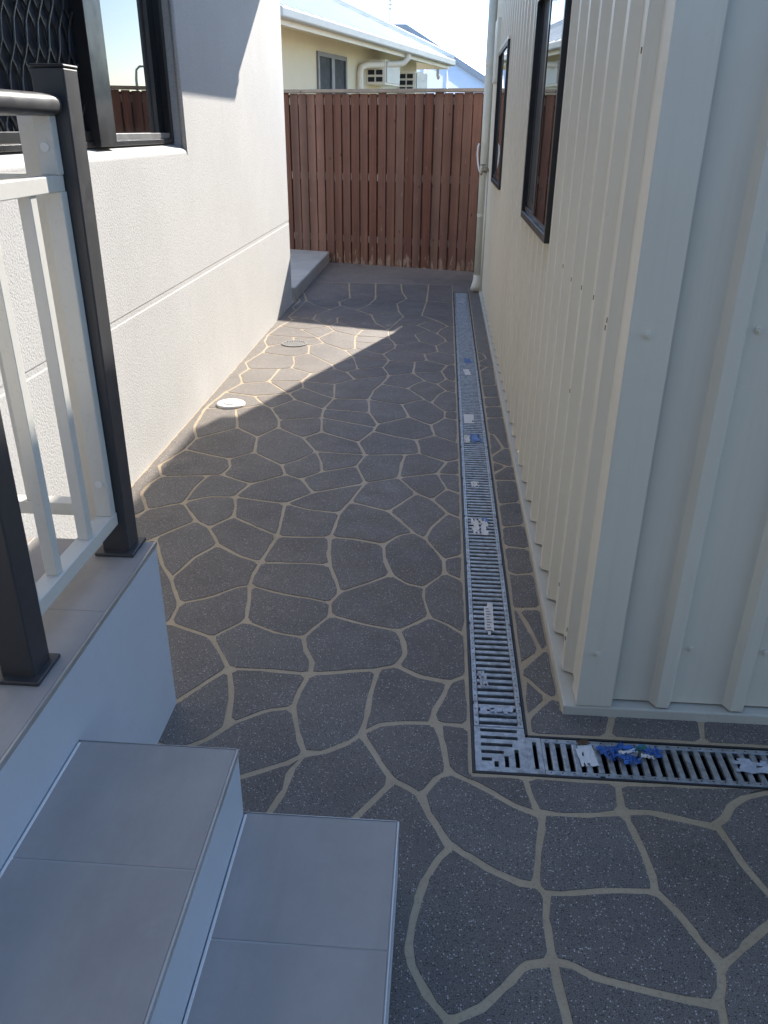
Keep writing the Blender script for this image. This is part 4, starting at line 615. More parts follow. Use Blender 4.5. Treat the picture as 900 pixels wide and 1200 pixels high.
    [[545,890],[552,929],[554,942],[557,961],[521,966],[500,969],[451,978],[423,983],[360,996],[338,1001],[302,1021],[278,1024],[279,1005],[281,990],[288,929],[290,907],[291,863],[288,843],[278,790],[270,769],[260,716],[253,691],[242,642],[254,629],[324,628],[356,629],[428,629],[447,640],[472,698],[482,724],[503,782],[514,811],[538,865]],
    [[-879,2790],[-852,2746],[-839,2725],[-817,2677],[-796,2658],[-736,2607],[-708,2585],[-644,2555],[-632,2561],[-622,2634],[-621,2665],[-613,2733],[-623,2761],[-687,2804],[-708,2822],[-751,2851],[-769,2862],[-808,2895],[-826,2886],[-872,2817]],
    [[-803,2906],[-762,2876],[-741,2864],[-702,2829],[-681,2818],[-624,2775],[-614,2780],[-616,2846],[-621,2872],[-624,2937],[-629,2967],[-634,3031],[-652,3050],[-737,3066],[-766,3074],[-833,3090],[-844,3078],[-827,3007],[-821,2981],[-811,2928]],
    [[42,3449],[104,3448],[118,3458],[115,3521],[118,3547],[117,3609],[77,3593],[67,3580],[52,3528],[44,3508],[31,3460]],
    [[1029,1779],[963,1779],[936,1777],[871,1777],[843,1775],[777,1779],[762,1763],[746,1703],[758,1687],[829,1688],[860,1689],[926,1687],[955,1687],[1026,1687],[1042,1701],[1043,1764]],
    [[301,3140],[363,3159],[375,3183],[375,3260],[378,3294],[377,3370],[362,3386],[300,3380],[288,3367],[289,3309],[286,3286],[287,3228],[286,3204],[290,3145]],
    [[-833,7653],[-780,7649],[-757,7647],[-704,7646],[-679,7643],[-626,7639],[-618,7652],[-622,7712],[-624,7739],[-629,7802],[-628,7826],[-634,7888],[-637,7913],[-641,7973],[-647,8003],[-649,8062],[-650,8089],[-655,8148],[-659,8178],[-663,8241],[-667,8272],[-669,8336],[-674,8362],[-679,8426],[-692,8442],[-749,8441],[-777,8443],[-838,8443],[-864,8442],[-924,8444],[-939,8427],[-927,8357],[-927,8325],[-916,8253],[-916,8222],[-907,8147],[-904,8119],[-895,8054],[-890,8025],[-881,7954],[-881,7927],[-871,7860],[-868,7831],[-857,7763],[-855,7734],[-849,7667]],
    [[333,1847],[296,1905],[288,1843],[285,1824],[286,1767],[333,1825]],
]

# ================================================================== SETTING
# ------------------------------------------------------------------ ground
struct(MB().add([(-300, -300, -.16), (300, -300, -.16), (300, 300, -.16), (-300, 300, -.16)], [(0, 1, 2, 3)]).build('ground', M['earth']))
WX = -1.345            # face of the rendered house wall
FD = Vector((1, -.3, 0)).normalized()      # direction of the fence line


def fence_y(x):
    return 9.463 - .3 * x


pv = MB()
for x0, x1, y0, y1 in ((-4, .1262, -3, 11.2), (.1262, 6, -3, 1.5262), (.2778, 6, 1.6758, 11.2), (.1262, .2778, 8.036, 11.2)):
    pv.box(x0, x1, y0, y1, -.14, -.0018)
pavement = struct(pv.build('pavement', M['joint']))

for poly in STONES:
    MB().prism([(x / 1000, y / 1000) for x, y in poly], -.0018, rnd.uniform(-.0003, .0003), .0007).build('stone', M['stone'], pavement)


def clip(poly, n, c):
    out = []
    for i in range(len(poly)):
        a, b = poly[i], poly[(i + 1) % len(poly)]
        da, db = a[0] * n[0] + a[1] * n[1] - c, b[0] * n[0] + b[1] * n[1] - c
        if da <= 0:
            out.append(a)
        if da * db < 0:
            t = da / (da - db)
            out.append((a[0] + t * (b[0] - a[0]), a[1] + t * (b[1] - a[1])))
    return out


def crazy(x0, x1, y0, y1, step):
    r = random.Random(5)
    sites = []
    nx, ny = max(1, round((x1 - x0) / step)), max(1, round((y1 - y0) / step))
    for i in range(nx):
        for j in range(ny):
            sites.append((x0 + (i + .5 + r.uniform(-.38, .38)) * (x1 - x0) / nx, y0 + (j + .5 + r.uniform(-.38, .38)) * (y1 - y0) / ny))
    for s in sites:
        p = [(x0, y0), (x1, y0), (x1, y1), (x0, y1)]
        for q in sites:
            if q is s:
                continue
            n = Vector((q[0] - s[0], q[1] - s[1]))
            d = n.length
            n /= d
            p = clip(p, n, n.x * (s[0] + q[0]) / 2 + n.y * (s[1] + q[1]) / 2 - .010)
        if len(p) < 3:
            continue
        o = []
        for i in range(len(p)):
            a, b = Vector(p[i]), Vector(p[(i + 1) % len(p)])
            k = min(.35, .04 / max(.01, (b - a).length))
            o += [tuple(a.lerp(b, k)), tuple(a.lerp(b, 1 - k))]
        MB().prism(o, -.0018, 0, .0007).build('stone', M['stone'], pavement)


crazy(1.06, 3.2, -1.2, 1.515, .42)
crazy(.0, 1.04, -1.2, .61, .42)
crazy(1.06, 3.2, 1.69, 1.80, .4)
# plain coated strip between the pattern and the fence
ap = MB()
ap.box(WX, .1225, 8.462, 9.95, -.0018, 0)
ap.box(.1225, .2815, 8.05, 9.95, -.0018, 0)
ap.box(.2815, .6, 8.462, 9.95, -.0018, 0)
struct(ap.build('concrete_apron', M['apron']))

# raised concrete edge behind the house corner
pl = MB()
pl.add([(-4, 7.45, -.1), (-1.335, 7.45, -.1), (-1.335, 9.855, -.1), (-4, 10.655, -.1), (-4, 7.45, .12), (-1.335, 7.45, .12), (-1.335, 9.855, .12), (-4, 10.655, .12)],
       [(0, 3, 2, 1), (4, 5, 6, 7), (0, 1, 5, 4), (1, 2, 6, 5), (2, 3, 7, 6), (3, 0, 4, 7)])
tag(pl.build('concrete_plinth', M['concrete'], None, .012), 'low grey concrete plinth beside the house corner at the fence', 'plinth')

# ------------------------------------------------------------------ house on the left
house = thing('rendered_house', 'light grey rendered house wall with a dark framed window on the left', 'house', (-3.5, 3, 0))
WIN_Y0, WIN_Y1, WIN_Z0, WIN_Z1 = 1.95, 4.475, 1.318, 2.3
TOPZ = 2.72
w = MB()
G0, G1 = .692, .718
XB = -1.60
pf = [(XB, -.1), (WX, -.1), (WX, G0 - .003), (WX - .0022, G0 + .003), (WX - .0022, G1 - .003), (WX, G1 + .003), (WX, WIN_Z0), (XB, WIN_Z0)]
k = len(pf)
w.add([(x, -2.0, z) for x, z in pf] + [(x, 7.31, z) for x, z in pf], [(i, (i + 1) % k, (i + 1) % k + k, i + k)[::-1] for i in range(k)] + [tuple(range(k)), tuple(range(2 * k - 1, k - 1, -1))])
w.box(XB, WX, -2.0, WIN_Y0, WIN_Z0, WIN_Z1)
w.box(XB, WX, WIN_Y1, 7.31, WIN_Z0, WIN_Z1)
w.box(XB, WX, -2.0, 7.31, WIN_Z1, TOPZ)
w.box(-7.5, XB, 7.10, 7.31, -.1, TOPZ)                            # end wall towards the fence
w.box(-7.5, XB, -2.0, -1.8, -.1, TOPZ)
w.build('wall', M['render'], house)
# bull-nosed sill
prof = []
for k in range(9):
    a = R(90 * k / 8)
    prof.append((-1.373 + .028 * math.sin(a), 1.322 + .028 * math.cos(a) * 1.0))
prof = [(-1.60, 1.318), (-1.60, 1.372), (-1.44, 1.372)] + prof + [(WX, 1.318)]
sv_ = [(x, WIN_Y0, z) for x, z in prof] + [(x, WIN_Y1, z) for x, z in prof]
n = len(prof)
MB().add(sv_, [(i, (i + 1) % n, (i + 1) % n + n, i + n) for i in range(n)] + [tuple(range(n)), tuple(range(2 * n - 1, n - 1, -1))]).build('window_sill', M['render'], house, smooth=False)
# rounded outer arris of the reveal
MB().tube([(WX - .012, WIN_Y1 + .002, WIN_Z0), (WX - .012, WIN_Y1 + .002, WIN_Z1)], .0135, 16).build('reveal_arris', M['render'], house, smooth=True)
# window
win = MB()
win.box(-1.47, -1.405, WIN_Y1 - .045, WIN_Y1 - .001, 1.371, 2.3)
win.box(-1.47, -1.405, WIN_Y0, WIN_Y1 - .045, 1.371, 1.392)
win.box(-1.47, -1.405, WIN_Y0, WIN_Y1 - .045, 2.26, 2.3)
win.box(-1.46, -1.378, 3.43, 3.605, 1.3725, 2.26)
window = win.build('window', M['frame'], house, .002)
MB().box(-1.46, -1.395, 3.6055, 3.635, 1.393, 2.259).build('sash_stile', M['frame_grey'], window, .003)
MB().box(-1.455, -1.412, 3.636, 4.43, 1.393, 1.42).build('sash_rail', M['frame_grey'], window, .002)
MB().box(-1.442, -1.436, 3.636, 4.43, 1.42, 2.259).build('pane', M['glass'], window)
MB().box(-1.452, -1.447, WIN_Y0, 3.43, 1.393, 2.259).build('pane', M['glass'], window)
MB().box(-1.437, -1.434, WIN_Y0, 3.43, 1.393, 2.259).build('insect_screen', M['screen'], window)
# diamond security grille
gr = MB()
gy0, gy1, gz0, gz1 = 2.0, 3.43, 1.42, 2.25
k = -12
dy, dz = .085, .155
while k < 22:
    for sgn in (1, -1):
        pts = []
        for q in range(0, 25):
            z = gz0 + (gz1 - gz0) * q / 24
            ph = (z - gz0) / dz
            y = gy0 + k * dy + sgn * (ph * dy - .010 * math.sin(2 * math.pi * ph))
            if gy0 <= y <= gy1:
                pts.append((-1.425 + .003 * sgn, y, z))
        if len(pts) > 2:
            gr.tube(pts, .0045, 6)
    k += 1
gr.build('diamond_grille', M['frame'], window)
ls = MB()
ls.box(-1.435, -1.410, 2.0, 3.43, 1.393, 1.43)
ls.build('grille_rail', M['frame'], window, .002)
# eaves and roof above the picture
rf = MB()
rf.box(-7.4, -.80, -2.2, 7.28, TOPZ + .001, TOPZ + .03)           # soffit
rf.box(-.80, -.77, -2.2, 7.28, 2.68, 2.86)                        # fascia
rf.box(-.77, -.745, -2.2, 7.28, 2.662, 2.80)                      # gutter front
rf.add([(-.75, -2.2, 2.865), (-.75, 7.28, 2.865), (-7.4, 7.28, 4.9), (-7.4, -2.2, 4.9), (-7.4, -2.2, 2.76), (-7.4, 7.28, 2.76)], [(0, 1, 2, 3), (1, 5, 2), (0, 3, 4)])
rf.build('roof', M['nb_roof'], house)

# unseen roof, wall and posts added behind the viewer to dim near light
vr = MB()
vr.box(-1.34, 6.2, -4.2, -1.1, 2.50, 2.56)
vr.box(6.2, 6.24, -4.2, -1.1, 2.44, 2.66)
vr.box(-1.34, 6.2, -1.099, -1.075, 2.44, 2.66)
vr.build('added_shade_roof', M['blocker'], house)
MB().box(-1.34, 6.2, -4.4, -4.2, -.1, 3.0).build('added_shade_wall', M['blocker'], house)  # added wall out of view, blocks low light from behind
for px_, py_ in ((6.1, -4.0), (6.1, -1.2), (3.0, -1.2)):
    MB().box(px_, px_ + .08, py_, py_ + .08, -.02, 2.50).build('added_roof_post', M['post'], house)  # supports for the added roof, out of view

# ------------------------------------------------------------------ timber fence
fx0, fx1 = -3.9, 5.2
fence = thing('paling_fence', 'tall brown timber paling fence closing the end of the alley', 'fence', (0, fence_y(0), 0))
NV = Vector((FD.y, -FD.x, 0))                                     # towards the camera
if NV.y > 0:
    NV = -NV


def fpt(s, off=0.0, z=0.0):
    p = Vector((fx0, fence_y(fx0), 0)) + FD * s + NV * off
    p.z = z
    return p


flen = (fx1 - fx0) * math.sqrt(1.09)


def fboard(m, s, wd, off, th, z0, z1, lean=0.0):
    a = fpt(s, off, z0)
    m.obox(a, FD * wd, -NV * th, Vector((lean, 0, z1 - z0)))
    return m


s = 0.0
i = 0
while s < flen:
    wd = rnd.uniform(.088, .097)
    z0 = rnd.uniform(-.02, .004)
    o = fboard(MB(), s, wd, rnd.uniform(.028, .034), .015, z0, 1.795 - rnd.uniform(0, .012), rnd.uniform(-.004, .004)).build('paling', M['wood'], fence, .0025, seg=1)
    fboard(MB(), s + .052, .094, -.037, .014, -.05, 1.78).build('back_paling', M['wood'], fence)
    s += .1065
    i += 1
for zc, hh in ((.28, .07), (.95, .075), (1.715, .07)):
    fboard(MB(), -.2, flen + .4, .013, .045, zc - hh / 2, zc + hh / 2).build('rail', M['wood_pale'], fence)
s = 0
while s < flen:
    fboard(MB(), s, min(2.39, flen - s), .075, .13, 1.797, 1.83).build('capping', M['wood_grey'], fence, .003, seg=1)
    s += 2.4
for sp in (.6, 3.0, 5.4, 7.8):
    fboard(MB(), sp, .1, -.055, .09, -.1, 1.79).build('post', M['wood_grey'], fence)

# ------------------------------------------------------------------ metal shed on the right
shed = thing('metal_shed', 'cream corrugated steel shed with dark framed windows along the alley', 'shed', (3, 5, 0))
SX, SY0, SY1, SZ0, SZ1 = .424, 1.80, 8.372, .036, 2.72
RIB, PITCH = .027, .197
MB().box(.380, 6.2, 1.768, 8.40, -.12, .03).build('slab', M['slab'], shed, .004)
wins = [(3.165, 4.205, 1.065, 1.985), (6.09, 7.13, 1.065, 1.985)]


def ribprof(a, b, first):
    """(position, proud) along a wall from a to b, ribs centred at first + k*PITCH"""
    pts = [(a, 0.0)]
    c = first
    while c < b + .05:
        for q, h in ((-.030, 0), (-.016, 1), (.016, 1), (.030, 0)):
            if a < c + q < b:
                pts.append((c + q, h * RIB))
        c += PITCH
    pts.append((b, 0.0))
    return pts


def lerp_prof(pts, y):
    for (a, h), (b, g) in zip(pts, pts[1:]):
        if a <= y <= b:
            return h + (g - h) * ((y - a) / (b - a) if b > a else 0)
    return 0


first_w = 1.937
edges = [1.80] + [first_w + PITCH * (k + .5) for k in range(3, 40, 4) if first_w + PITCH * (k + .5) < SY1 - .1] + [SY1]
full = ribprof(1.80, SY1, first_w)
for wy0, wy1, _, _ in wins:
    for e in (wy0, wy1):
        full.append((e, lerp_prof(sorted(full), e)))
full = sorted(full)
for a, b in zip(edges, edges[1:]):
    seg = [(y, h) for y, h in full if a - 1e-6 <= y <= b + 1e-6]
    if seg[0][0] > a:
        seg.insert(0, (a, lerp_prof(full, a)))
    if seg[-1][0] < b:
        seg.append((b, lerp_prof(full, b)))
    m, m2 = MB(), MB()
    for (y0, h0), (y1, h1) in zip(seg, seg[1:]):
        if y1 - y0 < 1e-5:
            continue
        spans = [(SZ0, SZ1)]
        for wy0, wy1, wz0, wz1 in wins:
            if wy0 - 1e-6 <= (y0 + y1) / 2 <= wy1 + 1e-6:
                spans = [(SZ0, wz0), (wz1, SZ1)]
        for za, zb in spans:
            (m2 if za > 1.5 else m).add([(SX - h0, y0, za), (SX - h1, y1, za), (SX - h1, y1, zb), (SX - h0, y0, zb)], [(0, 3, 2, 1)])
    m.build('cladding_sheet', M['clad'], shed)
    if m2.v:
        m2.build('cladding_sheet', M['clad'], shed)
# end wall facing the viewer
ex = ribprof(.50, 6.1, .645)
edges = [.50] + [.645 + PITCH * (k + .5) for k in range(3, 28, 4)] + [6.1]
for a, b in zip(edges, edges[1:]):
    seg = [(a, lerp_prof(ex, a))] + [(y, h) for y, h in ex if a < y < b] + [(b, lerp_prof(ex, b))]
    m = MB()
    for (x0, h0), (x1, h1) in zip(seg, seg[1:]):
        m.add([(x0, SY0 - h0, SZ0), (x1, SY0 - h1, SZ0), (x1, SY0 - h1, 3.1), (x0, SY0 - h0, 3.1)], [(0, 1, 2, 3)])
    m.build('cladding_sheet', M['clad'], shed)
MB().box(.47, 6.1, SY1 - .02, SY1, SZ0, 3.0).build('back_wall', M['clad'], shed)
MB().box(6.1, 6.14, SY0, SY1, SZ0, 3.2).build('side_wall', M['clad'], shed)
# corner flashings, folded sheet
MB().prism([(.4135, 1.768), (.508, 1.768), (.508, 1.7705), (.416, 1.7705), (.416, 1.842), (.4135, 1.842)], .034, 2.78).build('corner_flashing', M['clad'], shed)
MB().prism([(.405, 8.30), (.408, 8.30), (.408, 8.374), (.49, 8.374), (.49, 8.377), (.405, 8.377)], .034, 2.74).build('corner_flashing', M['clad'], shed)
# screws
scr = MB()
scr.tube([(0, 0, 0), (0, -.0025, 0)], .0095, 16)
scr.tube([(0, -.0025, 0), (0, -.0085, 0)], .0055, 6)
first = scr.build('screw', M['clad'])
first.parent = shed
first.location = Vector((.455, 1.768, 1.05)) - wloc(shed)
for x, y, z in [(.452, 1.768, .205), (.452, 1.768, 1.9)] + [(x, SY0 - .001, z) for z in (.215, 1.06, 1.9) for x in (.70, .893, 1.09, 1.29)]:
    inst(first, shed, (x, y, z))
# rust-spotted scratches where the sheet was drilled on the alley side
sc = MB()
for y, z, h in ((1.931, 1.045, 1), (1.940, 1.025, 1), (1.93, .17, 1), (1.938, .135, 1), (2.134, 1.06, 1), (2.331, 1.05, 1), (1.935, 1.60, 1), (2.528, 1.04, 1), (2.13, .2, 1), (2.725, 1.05, 1), (2.33, .75, 1)):
    sc.box(SX - RIB - .0012, SX - RIB, y - .0025, y + .0025, z - .006, z + .006)
sc.build('drill_mark', M['leaf'], shed)
# roof and gutter above the picture
rt = MB()
rt.add([(.30, 1.70, 2.80), (.30, 8.40, 2.80), (3.3, 8.40, 3.25), (3.3, 1.70, 3.25), (6.3, 8.40, 2.8), (6.3, 1.70, 2.8)], [(0, 3, 2, 1), (3, 5, 4, 2)])
rt.build('roof', M['roofsheet'], shed)
MB().box(.325, .43, 1.72, 8.385, 2.68, 2.795).build('gutter', M['clad'], shed)
# windows
for wi, (y0, y1, z0, z1) in enumerate(wins):
    f = MB()
    f.box(.380, .45, y0, y0 + .028, z0, z1)
    f.box(.380, .45, y1 - .028, y1, z0, z1)
    f.box(.380, .45, y0 + .028, y1 - .028, z1 - .03, z1)
    f.box(.380, .45, y0 + .028, y1 - .028, z0, z0 + .03)
    f.box(.395, .45, y0 + .028, y1 - .028, z0 + .03, z0 + .052)
    fr = f.build('window', M['frame'], shed, .002)
    ym = (y0 + y1) / 2 + .02
    MB().box(.386, .43, ym - .022, ym + .022, z0 + .053, z1 - .031).build('meeting_stile', M['frame'], fr, .002)
    q = MB()
    q.box(.404, .418, ym + .023, ym + .05, z0 + .053, z1 - .031)
    q.box(.404, .418, y1 - .06, y1 - .029, z0 + .053, z1 - .031)
    q.box(.404, .418, ym + .05, y1 - .06, z0 + .053, z0 + .08)
    q.build('sash', M['frame'], fr, .002)
    MB().box(.389, .393, y0 + .028, ym - .022, z0 + .053, z1 - .031).build('pane', M['glass'], fr)
    MB().box(.412, .416, ym + .022, y1 - .029, z0 + .053, z1 - .031).build('pane', M['glass'], fr)
    MB().box(.408, .410, ym + .05, y1 - .06, z0 + .08, z1 - .031).build('insect_screen', M['screen'], fr)
    MB().box(.384, .43, y0 - .015, y1 + .015, z1 + .001, z1 + .022).build('head_flashing', M['clad'], fr, .002)
# shallow cream box on the far end of the alley wall
bx = MB()
bx.box(.375, .423, 7.42, 7.78, 1.80, 2.25)
MB.build(bx, 'wall_box', M['clad'], shed, .004)

# ------------------------------------------------------------------ downpipe and tap
dp = thing('downpipe', 'round cream downpipe at the far corner of the metal shed', 'pipe', (.368, 8.12, 0))
MB().tube([(.368, 8.12, .10), (.368, 8.12, 2.70)], .045, 20).build('pipe', M['cream_pipe'], dp, smooth=True)
MB().tube([(.368, 8.12, .16), (.366, 8.12, .11), (.352, 8.09, .06), (.335, 8.06, .02)], [.0485, .0485, .048, .048], 18).build('shoe', M['cream_pipe'], dp, smooth=True)
for z in (.7, 1.95):
    MB().tube([(.368, 8.12, z), (.368, 8.12, z + .025)], .0475, 20).build('bracket', M['cream_pipe'], dp)
tp = thing('garden_tap', 'brass garden tap on a thin pipe beside the downpipe', 'tap', (.39, 7.98, 0))
MB().tube([(.392, 7.98, .0), (.392, 7.98, 1.10)], .013, 12).build('riser_pipe', M['cream_pipe'], tp, smooth=True)
t_ = MB()
t_.tube([(.42, 7.98, 1.115), (.33, 7.98, 1.115)], .013, 12)
t_.tube([(.352, 7.98, 1.115), (.340, 7.975, 1.105), (.332, 7.97, 1.07)], .011, 12)
t_.tube([(.372, 7.98, 1.09), (.372, 7.98, 1.14)], .019, 12)
t_.build('valve', M['brass'], tp, smooth=True)
h_ = MB()
h_.tube([(.345, 7.98, 1.115), (.345, 7.98, 1.155)], .006, 8)
h_.tube([(.322, 7.98, 1.157), (.368, 7.98, 1.157)], .006, 8)
h_.build('handle', M['brass'], tp, smooth=True)
MB().tube([(.332, 7.97, 1.085), (.315, 8.00, 1.11), (.300, 8.02, 1.17), (.292, 8.04, 1.25), (.295, 8.06, 1.31), (.305, 8.08, 1.33)], .008, 10).build('hose_tail', M['pvc_white'], tp, smooth=True)

# ------------------------------------------------------------------ tiled porch with two steps
porch = thing('tiled_porch', 'tiled porch landing with two white sided steps in the foreground', 'porch', (-.9, .5, 0))
PZ, PX, PY = .507, -.690, 1.735
MB().box(WX + .002, PX, -1.2, PY - .003, -.004, PZ - .012).build('landing', M['porch_wall'], porch, .004)


def tiles(root, x0, x1, ys, z, th=.011, gap=.0035):
    for a, b in zip(ys, ys[1:]):
        MB().box(x0, x1, a + gap / 2, b - gap / 2, z - th, z).build('tile', M['tile'], root, .0012, seg=1)


MB().box(WX + .004, PX - .0033, -1.19, PY - .004, PZ - .0119, PZ - .0011).build('grout', M['grout'], porch)
tiles(porch, -.999, PX - .0036, [-1.19, -.40, .202, .805, 1.4075, PY - .003], PZ)
tiles(porch, WX + .003, -1.003, [-1.19, -.40, .202, .805, 1.4075, PY - .003], PZ)
tr = MB()
tr.box(PX - .0032, PX + .0012, -1.2, PY + .0, PZ - .0125, PZ + .0008)
tr.build('edge_trim', M['trim'], porch, .001, seg=1)
for x0, x1, z in ((PX + .001, -.365, .338), (-.364, -.043, .169)):
    st = MB().box(x0, x1, -1.2, 1.197, -.004, z - .012).build('step', M['porch_wall'], porch, .004)
    MB().box(x0 + .004, x1 - .0033, -1.19, 1.1965, z - .0119, z - .0011).build('grout', M['grout'], st)
    for a, b in ((-1.19, -.2925), (-.2925, .309), (.309, .91), (.91, 1.1965)):
        MB().box(x0 + .004, x1 - .0036, a + .0015, b - .0015, z - .011, z).build('tile', M['tile'], st, .0012, seg=1)
    MB().box(x1 - .0032, x1 + .0012, -1.2, 1.198, z - .0125, z + .0006).build('edge_trim', M['trim'], st, .001, seg=1)
    MB().box(x0, x1 - .0033, 1.1972, 1.1985, z - .0125, z + .0005).build('edge_trim', M['trim'], st)
    # bead of sealant where the step meets the wall behind it
    MB().tube([(x0 + .004, -1.15, z - .001), (x0 + .004, 1.19, z - .001)], .0035, 6).build('sealant', M['pvc_white'], st)

# ------------------------------------------------------------------ balustrade on the landing
bal = thing('balustrade', 'cream railing with charcoal posts and handrail on the porch landing', 'railing', (-.77, 1.45, PZ))
BX = -.768


def post(y0, y1):
    p = MB().obox((-.797, y0, PZ + .006), (.065, 0, 0), (0, y1 - y0, 0), (.010, 0, 1.548 - PZ - .006)).build('post', M['post'], bal, .003)
    c = MB().box(-.7885, -.7205, y0 - .0015, y1 + .0015, 1.5482, 1.5545)
    c.build('post_cap', M['frame'], p, .003)
    b = MB().box(-.812, -.717, y0 - .018, y1 + .012, PZ + .0008, PZ + .009)
    b.build('base_plate', M['post'], p, .002)


post(1.662, 1.727)
post(1.166, 1.231)


def ell(rx, rz, n=24, k=.75):
    o = []
    for i in range(n):
        a = 2 * math.pi * i / n
        c, s_ = math.cos(a), math.sin(a)
        o.append((rx * math.copysign(abs(c) ** k, c), rz * math.copysign(abs(s_) ** k, s_)))
    return o


def rounded_rail(name, a, b, parent):
    a, b = Vector(a), Vector(b)
    d = (b - a).normalized()
    L_ = (b - a).length
    m = MB()
    st_ = [(0, .80), (.004, .93), (.012, 1.0), (L_ - .012, 1.0), (L_ - .004, .93), (L_, .80)]
    u = d.cross(Vector((0, 0, 1)))
    pr = ell(.032, .0195)
    n = len(pr)
    for t, k in st_:
        m.v += [tuple(a + d * t + u * p[0] * k + Vector((0, 0, p[1] * k))) for p in pr]
    for i in range(len(st_) - 1):
        for j in range(n):
            m.f.append((i * n + j, i * n + (j + 1) % n, (i + 1) * n + (j + 1) % n, (i + 1) * n + j))
    m.f.append(tuple(range(n)))
    m.f.append(tuple(range((len(st_) - 1) * n, len(st_) * n))[::-1])
    o = m.build(name, M['post'], parent, smooth=True)
    bm = bmesh.new()
    bm.from_mesh(o.data)
    bmesh.ops.recalc_face_normals(bm, faces=bm.faces)
    bm.to_mesh(o.data)
    bm.free()
    return o


rounded_rail('handrail', (BX + .004, 1.233, 1.4855), (BX + .006, 1.660, 1.4855), bal)
rounded_rail('handrail', (-1.335, 1.695, 1.4855), (-.799, 1.695, 1.4855), bal)
MB().box(BX - .016, BX + .016, 1.233, 1.660, 1.332, 1.362).build('mid_rail', M['rail_cream'], bal, .002)
MB().box(BX - .020, BX + .020, 1.233, 1.660, .590, .622).build('bottom_rail', M['rail_cream'], bal, .002)
MB().box(-1.335, -.799, 1.680, 1.712, 1.332, 1.362).build('mid_rail', M['rail_cream'], bal, .002)
MB().box(-1.335, -.799, 1.676, 1.716, .600, .632).build('bottom_rail', M['rail_cream'], bal, .002)
for y in (1.527, 1.369, 1.262):
    MB().box(BX - .0125, BX + .0125, y - .0125, y + .0125, .6221, 1.3319).build('baluster', M['rail_cream'], bal, .0015)
for x in (-.965, -1.075, -1.185, -1.295):
    MB().box(x - .0125, x + .0125, 1.6835, 1.7085, .6321, 1.3319).build('baluster', M['rail_cream'], bal, .0015)
MB().box(-.786, -.750, 1.633, 1.6605, .6221, 1.3319).build('stile', M['rail_cream'], bal, .002)
MB().box(-.786, -.750, 1.633, 1.6605, 1.3621, 1.467).build('stile', M['rail_cream'], bal, .002)
MB().box(-.832, -.7985, 1.668, 1.712, .590, 1.467).build('stile', M['rail_cream'], bal, .002)
for z in (.705, 1.412):
    MB().tube([(-.768, 1.6332, z), (-.768, 1.6305, z)], .0085, 18).build('screw_cover', M['pvc_white'], bal)

# ------------------------------------------------------------------ drain channel and grates
GZ = -.0008
ch = thing('drain_channel', 'black plastic drain channel holding the steel grates along the shed', 'drain', (.2, 5, 0))
cm = MB()
cm.box(.1270, .1335, 1.5270, 8.0355, -.13, .0)
cm.box(.2705, .2770, 1.6750, 8.0355, -.13, .0)
cm.box(.1335, .2705, 8.029, 8.0355, -.13, .0)
cm.box(.1335, 3.2, 1.5270, 1.5335, -.13, .0)
cm.box(.2770, 3.2, 1.6685, 1.6750, -.13, .0)
cm.box(.1335, .2705, 1.5335, 8.029, -.13, -.10)
cm.box(.2705, 3.2, 1.5335, 1.6685, -.13, -.10)
for k in range(15):
    y = 1.70 + .40 * k + .1
    cm.box(.1335, .139, y - .006, y + .006, -.02, .0006)
    cm.box(.265, .2705, y - .006, y + .006, -.02, .0006)
for x in (.45, .86, 1.3):
    cm.box(x - .006, x + .006, 1.5335, 1.538, -.02, .0006)
cm.build('channel', M['black'], ch)

X0, X1 = .1350, .2690
bar_mesh = None
seg_len = (8.027 - 1.702) / 6
words = ['nearest', 'second nearest', 'third nearest', 'fourth nearest', 'fifth nearest', 'farthest']
for sgi in range(6):
    ya = 1.702 + seg_len * sgi + .001
    yb = ya + seg_len - .002
    gt = thing('drain_grate', '%s of the six straight galvanised grate lengths running along the shed' % words[sgi], 'grate', ((X0 + X1) / 2, ya, GZ), 'galvanised drain grates')
    m = MB()
    nb = 37
    p = (yb - ya) / nb
    for x0, x1 in ((X0, X0 + .015), (X1 - .015, X1)):
        m.box(x0, x1, ya, yb, GZ - .018, GZ)
    m.build('side_rail', M['galv'], gt, .0015, seg=1)
    # anchoring dimples along the rails
    dm = MB()
    for k in range(nb):
        for x in (X0 + .0075, X1 - .0075):
            yc = ya + p * (k + .5)
            dm.tube([(x, yc, GZ + .0001), (x, yc, GZ + .0004)], .0024, 6)
    dm.build('dimples', M['black'], gt)['kind'] = 'stuff'
    for k in range(nb + 1):
        y = ya + p * k
        lo, hi = y - p * .29, y + p * .29
        lo, hi = max(lo, ya), min(hi, yb)
        if bar_mesh is None and 0 < k < nb:
            bar_mesh = MB().box(-.052, .052, -p * .27, p * .27, -.014, 0).build('bar', M['galv'], None, .0028, seg=2)
            bar_mesh.parent = gt
            bar_mesh.location = (0, y - ya, 0)
        elif 0 < k < nb:
            o = inst(bar_mesh, gt, ((X0 + X1) / 2, y, GZ))
            bv = o.modifiers.new('bevel', 'BEVEL')
            bv.width = .0028
            bv.segments = 2
        else:
            MB().box(X0 + .015, X1 - .015, lo, hi, GZ - .014, GZ - .0003).build('end_bar', M['galv'], gt, .0015, seg=1)


